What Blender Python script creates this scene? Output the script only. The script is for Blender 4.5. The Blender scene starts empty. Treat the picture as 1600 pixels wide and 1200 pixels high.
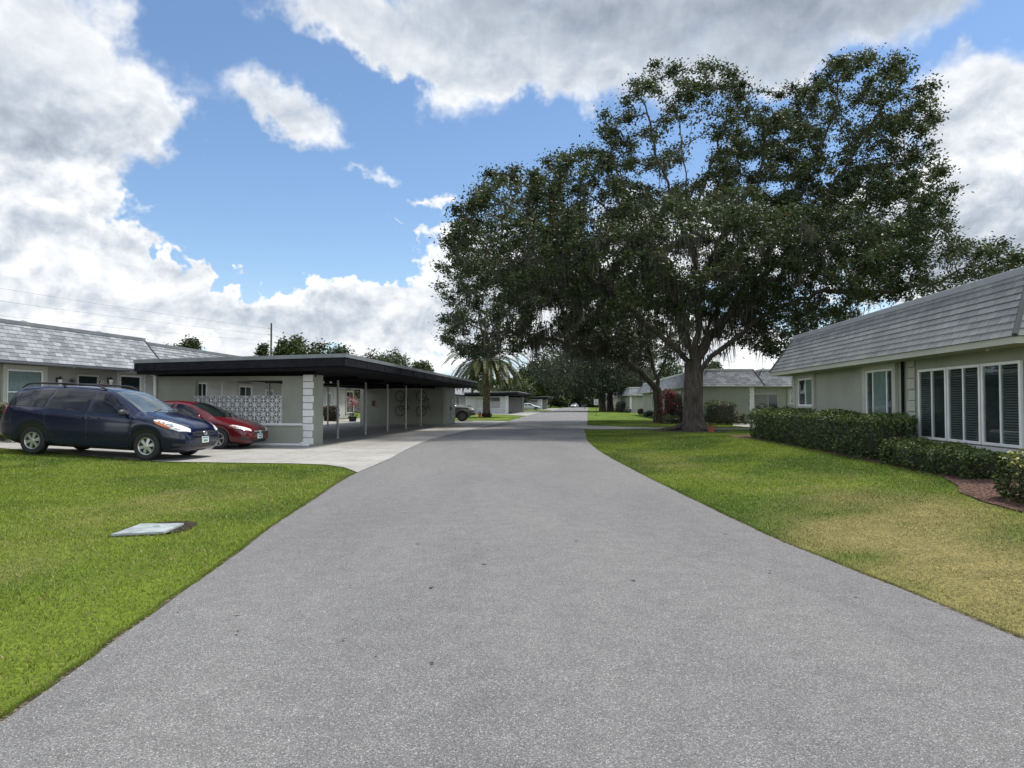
import bpy, bmesh, math, random
import numpy as np
from mathutils import Vector, Matrix
from mathutils.bvhtree import BVHTree
from mathutils.geometry import delaunay_2d_cdt

random.seed(7)
RNG = np.random.default_rng(11)
C = bpy.context.scene.collection
SC = bpy.context.scene
R = math.radians
PI = math.pi

# ------------------------------------------------------------------ camera
FPX, HOR, CAMH = 1110.0, 630.0, 1.5
PITCH = math.atan(30 / FPX)
cam_d = bpy.data.cameras.new("camera")
cam = bpy.data.objects.new("camera", cam_d)
C.objects.link(cam)
cam.location = (0, 0, CAMH)
cam.rotation_euler = (PI / 2 + PITCH, 0, 0)
cam_d.sensor_width = 36
cam_d.lens = FPX / 1600 * 36
cam_d.clip_end = 6000
cam_d.clip_start = 0.05
SC.camera = cam
SC.view_settings.view_transform = 'Standard'
SC.view_settings.look = 'None'
SC.view_settings.exposure = 0.80
SC.view_settings.gamma = 1
SC.cycles.max_bounces = 6
SC.cycles.transparent_max_bounces = 8
SC.cycles.sample_clamp_indirect = 6


def ray(px, py):
    x, z = (px - 800) / FPX, (600 - py) / FPX
    y = 1.0
    cy, sy = math.cos(PITCH), math.sin(PITCH)
    return Vector((x, y * cy - z * sy, y * sy + z * cy))


def at(px, py, Y):
    """point that the photo shows at this pixel when it stands Y metres ahead"""
    d = ray(px, py)
    return Vector((0, 0, CAMH)) + d * (Y / d.y)


def gnd(px, py, z=0.0):
    d = ray(px, py)
    t = (z - CAMH) / d.z
    return Vector((d.x * t, d.y * t, z))


# ------------------------------------------------------------------ sky
SUN_EL, SUN_AZ = R(66), R(68)          # azimuth measured from straight ahead towards the right
world = bpy.data.worlds.new("World")
SC.world = world
world.use_nodes = True
wn, wl = world.node_tree.nodes, world.node_tree.links
wn.clear()


def mnode(nt, op, a=None, b=None, c=None, clamp=False):
    n = nt.nodes.new('ShaderNodeMath')
    n.operation = op
    n.use_clamp = clamp
    for i, v in enumerate((a, b, c)):
        if v is None:
            continue
        if isinstance(v, (int, float)):
            n.inputs[i].default_value = v
        else:
            nt.links.new(v, n.inputs[i])
    return n.outputs[0]


def maprange(nt, v, a, b, c=0.0, d=1.0, smooth=True):
    n = nt.nodes.new('ShaderNodeMapRange')
    n.interpolation_type = 'SMOOTHSTEP' if smooth else 'LINEAR'
    nt.links.new(v, n.inputs['Value'])
    n.inputs['From Min'].default_value = a
    n.inputs['From Max'].default_value = b
    n.inputs['To Min'].default_value = c
    n.inputs['To Max'].default_value = d
    return n.outputs['Result']


def azel(px, py):
    d = ray(px, py).normalized()
    return math.atan2(d.x, d.y), math.asin(d.z)


# banks of cloud: where in the sky (azimuth, elevation), how wide and high, tilt
CLOUDS = [
    (20, 110, 190, 150, 0, 1.1), (135, 160, 100, 62, 10, 1.0), (40, 250, 90, 50, 0, .7), (262, 165, 42, 42, 0, .55),
    (120, 50, 70, 60, 30, .6),
    (20, 410, 190, 80, 0, 1.2), (165, 425, 110, 54, 20, 1.1), (270, 470, 110, 44, 25, 1.0), (400, 495, 120, 42, 5, 1.0),
    (520, 492, 95, 44, 0, .95), (625, 480, 95, 46, -10, 1.0), (770, 465, 120, 64, 0, .9),
    (120, 510, 200, 24, 0, .75), (400, 530, 380, 44, 0, .95), (1100, 560, 300, 40, 0, .5),
    (428, 150, 84, 42, 20, .85), (472, 186, 60, 24, 14, .6),
    (430, 5, 120, 32, 10, .5), (560, 45, 115, 36, 28, .8), (640, 92, 62, 26, 20, .7), (742, 125, 78, 46, 0, .9),
    (780, 15, 190, 62, 0, 1.0), (1010, 15, 330, 78, 0, 1.1), (1270, 15, 330, 70, -6, 1.1), (1190, 118, 62, 36, 0, .7),
    (880, 70, 110, 50, 0, .6),
    (1500, 205, 62, 76, 0, 1.0), (1468, 140, 34, 36, 0, .8), (1585, 110, 50, 60, 0, .8), (1590, 265, 80, 90, 0, 1.0),
    (1540, 330, 150, 100, 0, 1.1), (1500, 430, 170, 70, 0, .9), (1512, 78, 20, 12, 0, .5),
    (650, 178, 34, 12, 25, .48), (560, 266, 40, 13, -8, .48), (185, 302, 24, 15, 20, .48), (665, 318, 46, 10, 0, .56),
    (618, 342, 42, 8, 5, .52), (650, 371, 64, 8, 4, .42), (545, 152, 20, 8, 20, .35),
    (950, 420, 190, 95, 0, .8), (1150, 340, 150, 60, 0, .65), (1010, 560, 260, 40, 0, .4),
]
GREYS = [(10, 195, 160, 56, 0, .62), (110, 215, 120, 30, 0, .36), (1010, 0, 430, 70, 0, .75), (1320, 25, 320, 70, -6, .65), (830, 10, 140, 46, 0, .45),
         (440, 178, 80, 24, 14, .5), (1530, 330, 140, 40, 0, .6), (1500, 410, 170, 50, 0, .45), (1585, 95, 50, 40, 0, .3),
         (240, 480, 300, 20, 4, .26), (60, 455, 120, 16, 0, .15), (560, 505, 220, 22, 0, .18), (420, 545, 420, 20, 0, .12)]

nt = world.node_tree
tc = wn.new('ShaderNodeTexCoord')
sep = wn.new('ShaderNodeSeparateXYZ')
wl.new(tc.outputs['Generated'], sep.inputs[0])
AZ = mnode(nt, 'ARCTAN2', sep.outputs[0], sep.outputs[1])
EL = mnode(nt, 'ARCSINE', sep.outputs[2])
_c = wn.new('ShaderNodeCombineXYZ')
wl.new(AZ, _c.inputs[0]); wl.new(EL, _c.inputs[1])
ANG = _c.outputs[0]


def blobs(lst, spread, kind):
    acc = 0.0
    for (px, py, rx, ry, rot, st) in lst:
        a0, e0 = azel(px, py)
        k = 1 / math.hypot(1, (px - 800) / FPX) / FPX * spread
        g = wn.new('ShaderNodeTexGradient'); g.gradient_type = kind
        tm = g.texture_mapping
        tm.vector_type = 'TEXTURE'
        tm.translation = (a0, e0, 0); tm.rotation = (0, 0, R(-rot)); tm.scale = (rx * k, ry * k, 1)
        wl.new(ANGW, g.inputs[0])
        acc = mnode(nt, 'MULTIPLY_ADD', g.outputs[1], st, acc)
    return acc


def vmath(op, a, b, c=None):
    n = wn.new('ShaderNodeVectorMath'); n.operation = op
    for i, v in enumerate((a, b, c)):
        if v is None: continue
        if isinstance(v, tuple): n.inputs[i].default_value = v
        else: wl.new(v, n.inputs[i])
    return n.outputs[0]


def tex2(vec, scale, detail, rough, off=(0, 0, 0)):
    n = wn.new('ShaderNodeTexNoise'); n.noise_dimensions = '2D'
    n.inputs['Scale'].default_value = scale; n.inputs['Detail'].default_value = detail; n.inputs['Roughness'].default_value = rough
    wl.new(vmath('ADD', vec, off) if off != (0, 0, 0) else vec, n.inputs['Vector'])
    return n


_j = tex2(ANG, 11, 4, .62, (7.7, 2.3, 0))
HIGH = maprange(nt, EL, .20, .40)              # the cloud sheet overhead is smoother than the heaps along the horizon
_jit = wn.new('ShaderNodeVectorMath'); _jit.operation = 'SCALE'
wl.new(vmath('SUBTRACT', _j.outputs['Color'], (.5, .5, .5)), _jit.inputs[0])
wl.new(mnode(nt, 'MULTIPLY_ADD', HIGH, -.06, .16), _jit.inputs['Scale'])
ANGW = vmath('ADD', vmath('MULTIPLY', _jit.outputs[0], (1, .9, 0)), ANG)
BANK = blobs(CLOUDS, 1.7, 'SPHERICAL')
GREY = blobs(GREYS, 1.9, 'SPHERICAL')
BANK = mnode(nt, 'MINIMUM', mnode(nt, 'MULTIPLY', BANK, 1.25), 1.25)
# sky behind and above the viewer: broken cloud everywhere outside the photograph's field
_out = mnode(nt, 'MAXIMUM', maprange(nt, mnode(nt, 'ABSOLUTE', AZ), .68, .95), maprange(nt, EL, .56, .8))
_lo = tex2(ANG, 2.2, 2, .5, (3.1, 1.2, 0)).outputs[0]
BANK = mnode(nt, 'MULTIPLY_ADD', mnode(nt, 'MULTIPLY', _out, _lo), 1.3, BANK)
_stretch = vmath('MULTIPLY', ANG, (1, 1.3, 0))
_w = tex2(_stretch, 7, 2, .5)
WV = vmath('MULTIPLY_ADD', _w.outputs['Color'], (.05, .05, 0), _stretch)


def puffs(off):
    v = vmath('ADD', WV, off) if off != (0, 0, 0) else WV
    n1 = tex2(v, 6.5, 7, .60, (1.7, 4.4, 0)).outputs[0]
    vo = wn.new('ShaderNodeTexVoronoi'); vo.voronoi_dimensions = '2D'
    vo.feature = 'F1'; vo.normalize = True
    vo.inputs['Scale'].default_value = 15; vo.inputs['Detail'].default_value = 2.6; vo.inputs['Roughness'].default_value = .55; vo.inputs['Lacunarity'].default_value = 2.3
    wl.new(v, vo.inputs['Vector'])
    d = mnode(nt, 'MULTIPLY', vo.outputs['Distance'], -.55)
    return mnode(nt, 'MULTIPLY_ADD', n1, 2.0, d)


T0 = puffs((0, 0, 0))
T1 = puffs((-.006, .022, 0))
D0 = mnode(nt, 'MULTIPLY_ADD', mnode(nt, 'SUBTRACT', T0, .845), mnode(nt, 'MULTIPLY_ADD', HIGH, -.38, 1.0), BANK)
soft = maprange(nt, EL, .16, .40, .28, .80)
alpha = mnode(nt, 'DIVIDE', mnode(nt, 'SUBTRACT', D0, .36), soft, clamp=True)
alpha = maprange(nt, alpha, 0, 1)
lit = mnode(nt, 'MULTIPLY_ADD', mnode(nt, 'SUBTRACT', T0, T1), maprange(nt, EL, .25, .42, 1.0, .45), .84)
lit = mnode(nt, 'SUBTRACT', lit, mnode(nt, 'MULTIPLY', GREY, .50))
lit = mnode(nt, 'SUBTRACT', lit, maprange(nt, D0, .7, 1.5, -.05, .12), clamp=True)
ramp = wn.new('ShaderNodeValToRGB')
wl.new(lit, ramp.inputs[0])
el_ = ramp.color_ramp.elements
el_[0].position = 0.0; el_[0].color = (.15, .18, .23, 1)
el_[1].position = 1.0; el_[1].color = (.70, .705, .71, 1)
e = el_.new(.5); e.color = (.36, .40, .455, 1)
sky = wn.new('ShaderNodeTexSky')
sky.sky_type = 'NISHITA'
sky.sun_disc = False
sky.sun_elevation = SUN_EL
sky.sun_rotation = SUN_AZ
sky.air_density = 1.0
sky.dust_density = .25
sky.ozone_density = 2.6
SKY_STRENGTH = .075
cloudc = wn.new('ShaderNodeVectorMath'); cloudc.operation = 'SCALE'
wl.new(ramp.outputs[0], cloudc.inputs[0])
# unseen cloud overhead and behind the viewer, brightened to add fill light below
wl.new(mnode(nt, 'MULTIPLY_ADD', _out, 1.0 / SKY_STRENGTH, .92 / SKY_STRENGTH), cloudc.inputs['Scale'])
mix = wn.new('ShaderNodeMix'); mix.data_type = 'RGBA'
wl.new(mnode(nt, 'MULTIPLY', alpha, maprange(nt, EL, -.02, .01)), mix.inputs['Factor'])
hs = wn.new('ShaderNodeHueSaturation'); hs.inputs['Saturation'].default_value = 1.05; hs.inputs['Value'].default_value = 1.24
wl.new(sky.outputs[0], hs.inputs['Color'])
air = wn.new('ShaderNodeMix'); air.data_type = 'RGBA'      # pale moist air low over the horizon
wl.new(maprange(nt, EL, -.02, .20, .85, 0), air.inputs['Factor'])
wl.new(hs.outputs[0], air.inputs['A'])
air.inputs['B'].default_value = (.36 / SKY_STRENGTH, .45 / SKY_STRENGTH, .55 / SKY_STRENGTH, 1)
wl.new(air.outputs['Result'], mix.inputs['A'])
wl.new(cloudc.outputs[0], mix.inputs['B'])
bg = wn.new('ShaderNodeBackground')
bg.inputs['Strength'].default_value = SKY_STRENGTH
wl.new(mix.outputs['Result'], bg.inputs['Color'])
wo = wn.new('ShaderNodeOutputWorld')
wl.new(bg.outputs[0], wo.inputs[0])
world.cycles.sampling_method = 'MANUAL'
world.cycles.sample_map_resolution = 512

# ------------------------------------------------------------------ sun
sd = bpy.data.lights.new("sun", 'SUN')
sd.energy = 2.8
sd.angle = R(10)
sd.color = (1.0, .96, .90)
so = bpy.data.objects.new("sun", sd)
C.objects.link(so)
so.location = (20, 30, 40)
_sv = Vector((math.sin(SUN_AZ) * math.cos(SUN_EL), math.cos(SUN_AZ) * math.cos(SUN_EL), math.sin(SUN_EL)))
so.rotation_euler = (-_sv).to_track_quat('-Z', 'Y').to_euler()


# ------------------------------------------------------------------ helpers: tagging, meshes
def tag(o, label=None, cat=None, group=None, kind=None):
    if label: o['label'] = label
    if cat: o['category'] = cat
    if group: o['group'] = group
    if kind: o['kind'] = kind
    return o


def thing(name, label, cat, loc=(0, 0, 0), rz=0.0, group=None):
    o = bpy.data.objects.new(name, None)
    o.empty_display_size = .2
    C.objects.link(o)
    o.location = loc
    o.rotation_euler = (0, 0, rz)
    return tag(o, label, cat, group)


def copy_tree(o, parent=None):
    c = o.copy()
    C.objects.link(c)
    if parent is not None:
        c.parent = parent
    for ch in list(o.children):
        copy_tree(ch, c)
    return c


class MB:
    """collects polygons in local coordinates; build() links them as ONE mesh object"""

    def __init__(s, M=None):
        s.v, s.f, s.m, s.uv = [], [], [], []
        s.M = M or Matrix()
        s.flip = s.M.to_3x3().determinant() < 0
        s.smooth = False
        s.hasuv = False

    def pt(s, p):
        s.v.append(tuple(s.M @ Vector(p)))
        return len(s.v) - 1

    def face(s, idx, m=0, uv=None):
        idx = tuple(idx)
        if s.flip:
            idx = idx[::-1]; uv = uv[::-1] if uv else uv
        s.f.append(idx); s.m.append(m)
        s.uv.append(uv)
        if uv: s.hasuv = True

    def poly(s, pts, m=0, uv=None):
        s.face([s.pt(p) for p in pts], m, uv)

    def box(s, a, b, m=0, bev=0.0):
        x0, y0, z0 = [min(a[i], b[i]) for i in range(3)]
        x1, y1, z1 = [max(a[i], b[i]) for i in range(3)]
        bev = min(bev, (x1 - x0) * .45, (y1 - y0) * .45, (z1 - z0) * .45)
        if bev <= 0:
            i = [s.pt(p) for p in ((x0, y0, z0), (x1, y0, z0), (x1, y1, z0), (x0, y1, z0), (x0, y0, z1), (x1, y0, z1), (x1, y1, z1), (x0, y1, z1))]
            for q in ((0, 3, 2, 1), (4, 5, 6, 7), (0, 1, 5, 4), (1, 2, 6, 5), (2, 3, 7, 6), (3, 0, 4, 7)):
                s.face([i[k] for k in q], m)
            return
        P = {}
        for sx in (0, 1):
            for sy in (0, 1):
                for sz in (0, 1):
                    X, Y, Z = (x1 if sx else x0), (y1 if sy else y0), (z1 if sz else z0)
                    ix, iy, iz = X + (-bev if sx else bev), Y + (-bev if sy else bev), Z + (-bev if sz else bev)
                    P[sx, sy, sz, 'x'] = s.pt((X, iy, iz))
                    P[sx, sy, sz, 'y'] = s.pt((ix, Y, iz))
                    P[sx, sy, sz, 'z'] = s.pt((ix, iy, Z))
                    t = [P[sx, sy, sz, k] for k in 'xyz']
                    s.face(t if (sx + sy + sz) % 2 == 1 else t[::-1], m)
        for sx in (0, 1):
            q = [P[sx, a_, b_, 'x'] for a_, b_ in ((0, 0), (1, 0), (1, 1), (0, 1))]
            s.face(q if sx else q[::-1], m)
        for sy in (0, 1):
            q = [P[a_, sy, b_, 'y'] for a_, b_ in ((0, 0), (0, 1), (1, 1), (1, 0))]
            s.face(q if sy else q[::-1], m)
        for sz in (0, 1):
            q = [P[a_, b_, sz, 'z'] for a_, b_ in ((0, 0), (1, 0), (1, 1), (0, 1))]
            s.face(q if sz else q[::-1], m)
        for sx in (0, 1):
            for sy in (0, 1):
                q = [P[sx, sy, 0, 'x'], P[sx, sy, 1, 'x'], P[sx, sy, 1, 'y'], P[sx, sy, 0, 'y']]
                s.face(q if (sx + sy) % 2 == 1 else q[::-1], m)
        for sx in (0, 1):
            for sz in (0, 1):
                q = [P[sx, 0, sz, 'x'], P[sx, 0, sz, 'z'], P[sx, 1, sz, 'z'], P[sx, 1, sz, 'x']]
                s.face(q if (sx + sz) % 2 == 0 else q[::-1], m)
        for sy in (0, 1):
            for sz in (0, 1):
                q = [P[0, sy, sz, 'y'], P[1, sy, sz, 'y'], P[1, sy, sz, 'z'], P[0, sy, sz, 'z']]
                s.face(q if (sy + sz) % 2 == 0 else q[::-1], m)

    def tube(s, pts, rad, n=8, m=0, caps=True):
        pts = [Vector(p) for p in pts]
        if not hasattr(rad, '__len__'):
            rad = [rad] * len(pts)
        rings = []
        side = None
        for i, p in enumerate(pts):
            t = (pts[min(i + 1, len(pts) - 1)] - pts[max(i - 1, 0)])
            if t.length < 1e-9: t = Vector((0, 0, 1))
            t.normalize()
            if side is None:
                side = t.cross(Vector((0, 0, 1)) if abs(t.z) < .9 else Vector((1, 0, 0))).normalized()
            side = (side - t * side.dot(t))
            if side.length < 1e-6: side = t.orthogonal()
            side.normalize()
            up = t.cross(side)
            rings.append([s.pt(p + (side * math.cos(2 * PI * k / n) + up * math.sin(2 * PI * k / n)) * rad[i]) for k in range(n)])
        for a, b in zip(rings, rings[1:]):
            for k in range(n):
                s.face((a[k], b[k], b[(k + 1) % n], a[(k + 1) % n])[::-1], m)
        if caps:
            s.face(rings[0][:], m)
            s.face(rings[-1][::-1], m)

    def lathe(s, prof, axis='z', n=24, m=0, c=(0, 0, 0)):
        """prof: list of (radius, height) along the axis"""
        rings = []
        for r, h in prof:
            ring = []
            for k in range(n):
                a = 2 * PI * k / n
                u, w = r * math.cos(a), r * math.sin(a)
                p = (u, w, h) if axis == 'z' else ((u, h, w) if axis == 'y' else (h, u, w))
                ring.append(s.pt((p[0] + c[0], p[1] + c[1], p[2] + c[2])))
            rings.append(ring)
        for a, b in zip(rings, rings[1:]):
            for k in range(n):
                s.face((a[k], a[(k + 1) % n], b[(k + 1) % n], b[k]), m)

    def build(s, name, mats, parent=None, smooth=None, recalc=False):
        me = bpy.data.meshes.new(name)
        me.from_pydata(s.v, [], s.f)
        mats = mats if isinstance(mats, (list, tuple)) else [mats]
        for m in mats: me.materials.append(m)
        if len(mats) > 1:
            me.polygons.foreach_set('material_index', s.m)
        if s.hasuv:
            uvl = me.uv_layers.new(name='UVMap')
            li = 0
            for f, uv in zip(s.f, s.uv):
                for k in range(len(f)):
                    uvl.data[li].uv = uv[k] if uv else (0, 0)
                    li += 1
        if smooth if smooth is not None else s.smooth:
            me.polygons.foreach_set('use_smooth', [True] * len(me.polygons))
        if recalc:
            bm = bmesh.new(); bm.from_mesh(me)
            bmesh.ops.recalc_face_normals(bm, faces=bm.faces)
            bm.to_mesh(me); bm.free()
        me.update()
        o = bpy.data.objects.new(name, me)
        C.objects.link(o)
        if parent is not None: o.parent = parent
        return o


def np_mesh(name, V, F, mat, parent=None, col=None, colname='tint', smooth=False):
    """fast mesh from arrays; F has 3 or 4 columns; col = per vertex rgba"""
    me = bpy.data.meshes.new(name)
    V = np.asarray(V, dtype=np.float32); F = np.asarray(F, dtype=np.int32)
    k = F.shape[1]
    me.vertices.add(len(V)); me.vertices.foreach_set('co', V.ravel())
    me.loops.add(F.size); me.loops.foreach_set('vertex_index', F.ravel())
    me.polygons.add(len(F))
    me.polygons.foreach_set('loop_start', np.arange(0, F.size, k, dtype=np.int32))
    if smooth:
        me.polygons.foreach_set('use_smooth', np.ones(len(F), dtype=bool))
    me.update(calc_edges=True)
    if col is not None:
        a = me.color_attributes.new(colname, 'FLOAT_COLOR', 'POINT')
        a.data.foreach_set('color', np.asarray(col, dtype=np.float32).ravel())
    me.materials.append(mat)
    o = bpy.data.objects.new(name, me)
    C.objects.link(o)
    if parent is not None: o.parent = parent
    return o


# ------------------------------------------------------------------ value noise for the layout of lawns
_LAT = RNG.random((256, 256))


def vnoise(x, y, seed=0):
    x = np.asarray(x, float) + seed * 17.31; y = np.asarray(y, float) + seed * 9.77
    xi, yi = np.floor(x).astype(int), np.floor(y).astype(int)
    fx, fy = x - xi, y - yi
    fx, fy = fx * fx * (3 - 2 * fx), fy * fy * (3 - 2 * fy)
    a, b = _LAT[xi % 256, yi % 256], _LAT[(xi + 1) % 256, yi % 256]
    c, d = _LAT[xi % 256, (yi + 1) % 256], _LAT[(xi + 1) % 256, (yi + 1) % 256]
    return (a * (1 - fx) + b * fx) * (1 - fy) + (c * (1 - fx) + d * fx) * fy


def fbm(x, y, o=4, seed=0):
    t, s, n = 0, 0, 1.0
    for k in range(o):
        t = t + vnoise(x * 2 ** k, y * 2 ** k, seed + k) * n
        s += n; n *= .5
    return t / s


def sstep(a, b, x):
    t = np.clip((np.asarray(x, float) - a) / (b - a), 0, 1)
    return t * t * (3 - 2 * t)


def H(X, Y):
    """height of the ground"""
    X = np.asarray(X, float); Y = np.asarray(Y, float)
    u = np.clip(-X - 8.6, 0, None)
    left = np.minimum(.042 * (np.sqrt(u * u + .3) - math.sqrt(.3)), .34)
    right = .27 * sstep(3.4, 8.0, X) * (1 - sstep(27, 37, Y))
    return left + right


def hz(x, y):
    return float(H(x, y))


def inside(P, poly):
    P = np.asarray(P); poly = np.asarray(poly)
    x, y = P[:, 0], P[:, 1]
    r = np.zeros(len(P), bool)
    n = len(poly)
    j = n - 1
    for i in range(n):
        xi, yi = poly[i]; xj, yj = poly[j]
        c = ((yi > y) != (yj > y)) & (x < (xj - xi) * (y - yi) / (yj - yi + 1e-12) + xi)
        r ^= c
        j = i
    return r


# ------------------------------------------------------------------ materials
class Mat:
    def __init__(s, name):
        s.m = bpy.data.materials.new(name)
        s.m.use_nodes = True
        s.nt = s.m.node_tree
        s.n, s.l = s.nt.nodes, s.nt.links
        s.b = s.n['Principled BSDF']
        s.out = s.n['Material Output']

    def set(s, **k):
        for a, v in k.items():
            s.b.inputs[{'rough': 'Roughness', 'metal': 'Metallic', 'spec': 'Specular IOR Level', 'coat': 'Coat Weight', 'coatr': 'Coat Roughness', 'trans': 'Transmission Weight'}.get(a, a)].default_value = v
        return s

    def col(s, c):
        s.b.inputs['Base Color'].default_value = (*c, 1)
        return s

    def coord(s, kind='Object'):
        return s.n.new('ShaderNodeTexCoord').outputs[kind]

    def pos(s):
        return s.n.new('ShaderNodeNewGeometry').outputs['Position']

    def scale(s, vec, sc):
        n = s.n.new('ShaderNodeMapping'); n.inputs['Scale'].default_value = sc if hasattr(sc, '__len__') else (sc,) * 3
        s.l.new(vec, n.inputs['Vector'])
        return n.outputs[0]

    def noise(s, vec, sc, det=4, rough=.55):
        n = s.n.new('ShaderNodeTexNoise')
        n.inputs['Scale'].default_value = sc; n.inputs['Detail'].default_value = det; n.inputs['Roughness'].default_value = rough
        s.l.new(vec, n.inputs['Vector'])
        return n.outputs[0]

    def ramp(s, v, stops):
        n = s.n.new('ShaderNodeValToRGB')
        s.l.new(v, n.inputs[0])
        e = n.color_ramp.elements
        e[0].position, e[0].color = stops[0][0], (*stops[0][1], 1)
        e[1].position, e[1].color = stops[-1][0], (*stops[-1][1], 1)
        for p, c in stops[1:-1]:
            q = e.new(p); q.color = (*c, 1)
        return n.outputs[0]

    def mix(s, f, a, b, mode='MIX'):
        n = s.n.new('ShaderNodeMix'); n.data_type = 'RGBA'; n.blend_type = mode
        for v, k in ((f, 'Factor'), (a, 'A'), (b, 'B')):
            if isinstance(v, (int, float)): n.inputs[k].default_value = v
            elif isinstance(v, tuple): n.inputs[k].default_value = (*v, 1)
            else: s.l.new(v, n.inputs[k])
        return n.outputs['Result']

    def base(s, sock):
        s.l.new(sock, s.b.inputs['Base Color']); return s

    def bump(s, h, strength=.3, dist=.01):
        n = s.n.new('ShaderNodeBump'); n.inputs['Strength'].default_value = strength; n.inputs['Distance'].default_value = dist
        s.l.new(h, n.inputs['Height']); s.l.new(n.outputs[0], s.b.inputs['Normal'])
        return s


def plain(name, c, rough=.6, var=.12, sc=6, metal=0.0, bump=0.0, spec=.5):
    m = Mat(name).set(rough=rough, metal=metal, spec=spec)
    n = m.noise(m.coord(), sc, 5)
    lo, hi = tuple(x * (1 - var) for x in c), tuple(min(1, x * (1 + var)) for x in c)
    m.base(m.ramp(n, [(.3, lo), (.7, hi)]))
    if bump:
        m.bump(m.noise(m.coord(), sc * 12, 3), bump, .01)
    return m.m


def stucco(name, c, stain=(.8, .8, .78)):
    m = Mat(name).set(rough=.85, spec=.25)
    p = m.pos()
    big = m.noise(p, .7, 5)
    streak = m.noise(m.scale(p, (5, 5, .5)), 1.0, 4)
    f = m.mix(.16, big, streak)
    lo = tuple(a * b for a, b in zip(c, stain))
    m.base(m.ramp(f, [(.32, lo), (.62, c)]))
    m.bump(m.noise(p, 70, 4), .35, .01)
    return m.m


def paint(name, c, rough=.25, flake=0.15):
    m = Mat(name).set(rough=rough, coat=.55, coatr=.06, metal=flake, spec=.3)
    n = m.noise(m.coord(), 2.5, 4)
    m.base(m.ramp(n, [(.3, tuple(x * .9 for x in c)), (.7, tuple(min(1, x * 1.12) for x in c))]))
    return m.m


def glass_dark(name, c=(.012, .014, .016), rough=.03):
    m = Mat(name).set(rough=rough, spec=.4, coat=.0)
    m.base(m.ramp(m.noise(m.coord(), 1.3, 3), [(.35, tuple(x * .7 for x in c)), (.7, tuple(x * 1.4 for x in c))]))
    return m.m


def glass_clear(name, tint=(.82, .88, .86), lo=.0):
    m = Mat(name)
    m.n.remove(m.b)
    t = m.n.new('ShaderNodeBsdfTransparent'); t.inputs[0].default_value = (*tint, 1)
    g = m.n.new('ShaderNodeBsdfGlossy'); g.inputs['Roughness'].default_value = .015
    lw = m.n.new('ShaderNodeLayerWeight'); lw.inputs['Blend'].default_value = .5
    mx = m.n.new('ShaderNodeMixShader')
    nz = m.n.new('ShaderNodeBump'); nz.inputs['Strength'].default_value = .03; nz.inputs['Distance'].default_value = .02
    m.l.new(m.noise(m.coord(), 1.6, 2), nz.inputs['Height'])
    m.l.new(nz.outputs[0], g.inputs['Normal'])
    f = mnode(m.nt, 'MULTIPLY_ADD', mnode(m.nt, 'POWER', lw.outputs['Facing'], 4.0), .62, .045 + lo, clamp=True)
    m.l.new(f, mx.inputs[0]); m.l.new(t.outputs[0], mx.inputs[1]); m.l.new(g.outputs[0], mx.inputs[2])
    m.l.new(mx.outputs[0], m.out.inputs[0])
    return m.m


def leafmat(name, attr=True, c=(.05, .09, .02), transl=.25, rough=.5):
    m = Mat(name).set(rough=rough, spec=.35)
    if attr:
        a = m.n.new('ShaderNodeAttribute'); a.attribute_name = 'tint'
        col = a.outputs['Color']
    else:
        col = m.ramp(m.noise(m.pos(), 3, 3), [(.3, tuple(x * .7 for x in c)), (.7, tuple(x * 1.3 for x in c))])
    m.base(col)
    if transl:
        t = m.n.new('ShaderNodeBsdfTranslucent')
        m.l.new(m.mix(.5, col, (.12, .2, .03), 'MIX') if False else col, t.inputs[0])
        x = m.n.new('ShaderNodeMixShader'); x.inputs[0].default_value = transl
        m.l.new(m.b.outputs[0], x.inputs[1]); m.l.new(t.outputs[0], x.inputs[2])
        m.l.new(x.outputs[0], m.out.inputs[0])
    return m.m


def shingle(name, dark, light, tab=.32, course=.13, spread=1.0):
    """asphalt shingles: UV in metres along the eave and up the slope"""
    m = Mat(name).set(rough=.9, spec=.2)
    uv = m.coord('UV')
    br = m.n.new('ShaderNodeTexBrick')
    br.inputs['Scale'].default_value = 1.0
    br.inputs['Brick Width'].default_value = tab
    br.inputs['Row Height'].default_value = course
    br.inputs['Mortar Size'].default_value = .006
    br.inputs['Mortar Smooth'].default_value = .2
    br.inputs['Bias'].default_value = -.1
    br.offset = .38
    br.inputs['Color1'].default_value = (0, 0, 0, 1); br.inputs['Color2'].default_value = (1, 1, 1, 1); br.inputs['Mortar'].default_value = (0, 0, 0, 1)
    m.l.new(uv, br.inputs['Vector'])
    g = m.noise(m.scale(uv, (1, 1, 1)), 60, 3)
    big = m.noise(m.scale(uv, (.6, .9, 1)), 1.2, 4)
    mid = tuple((a + b) / 2 for a, b in zip(dark, light))
    c = m.ramp(br.outputs['Color'], [(0, dark), (.55, mid), (1, light)])
    c = m.mix(.35, c, m.ramp(g, [(.3, dark), (.7, light)]))
    c = m.mix(.8, c, m.ramp(big, [(.3, (.72, .72, .74)), (.7, (1.12, 1.12, 1.1))]), 'MULTIPLY')
    c = m.mix(br.outputs['Fac'], c, tuple(x * .45 for x in dark))
    m.base(c)
    m.bump(g, .5, .01)
    return m.m


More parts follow.
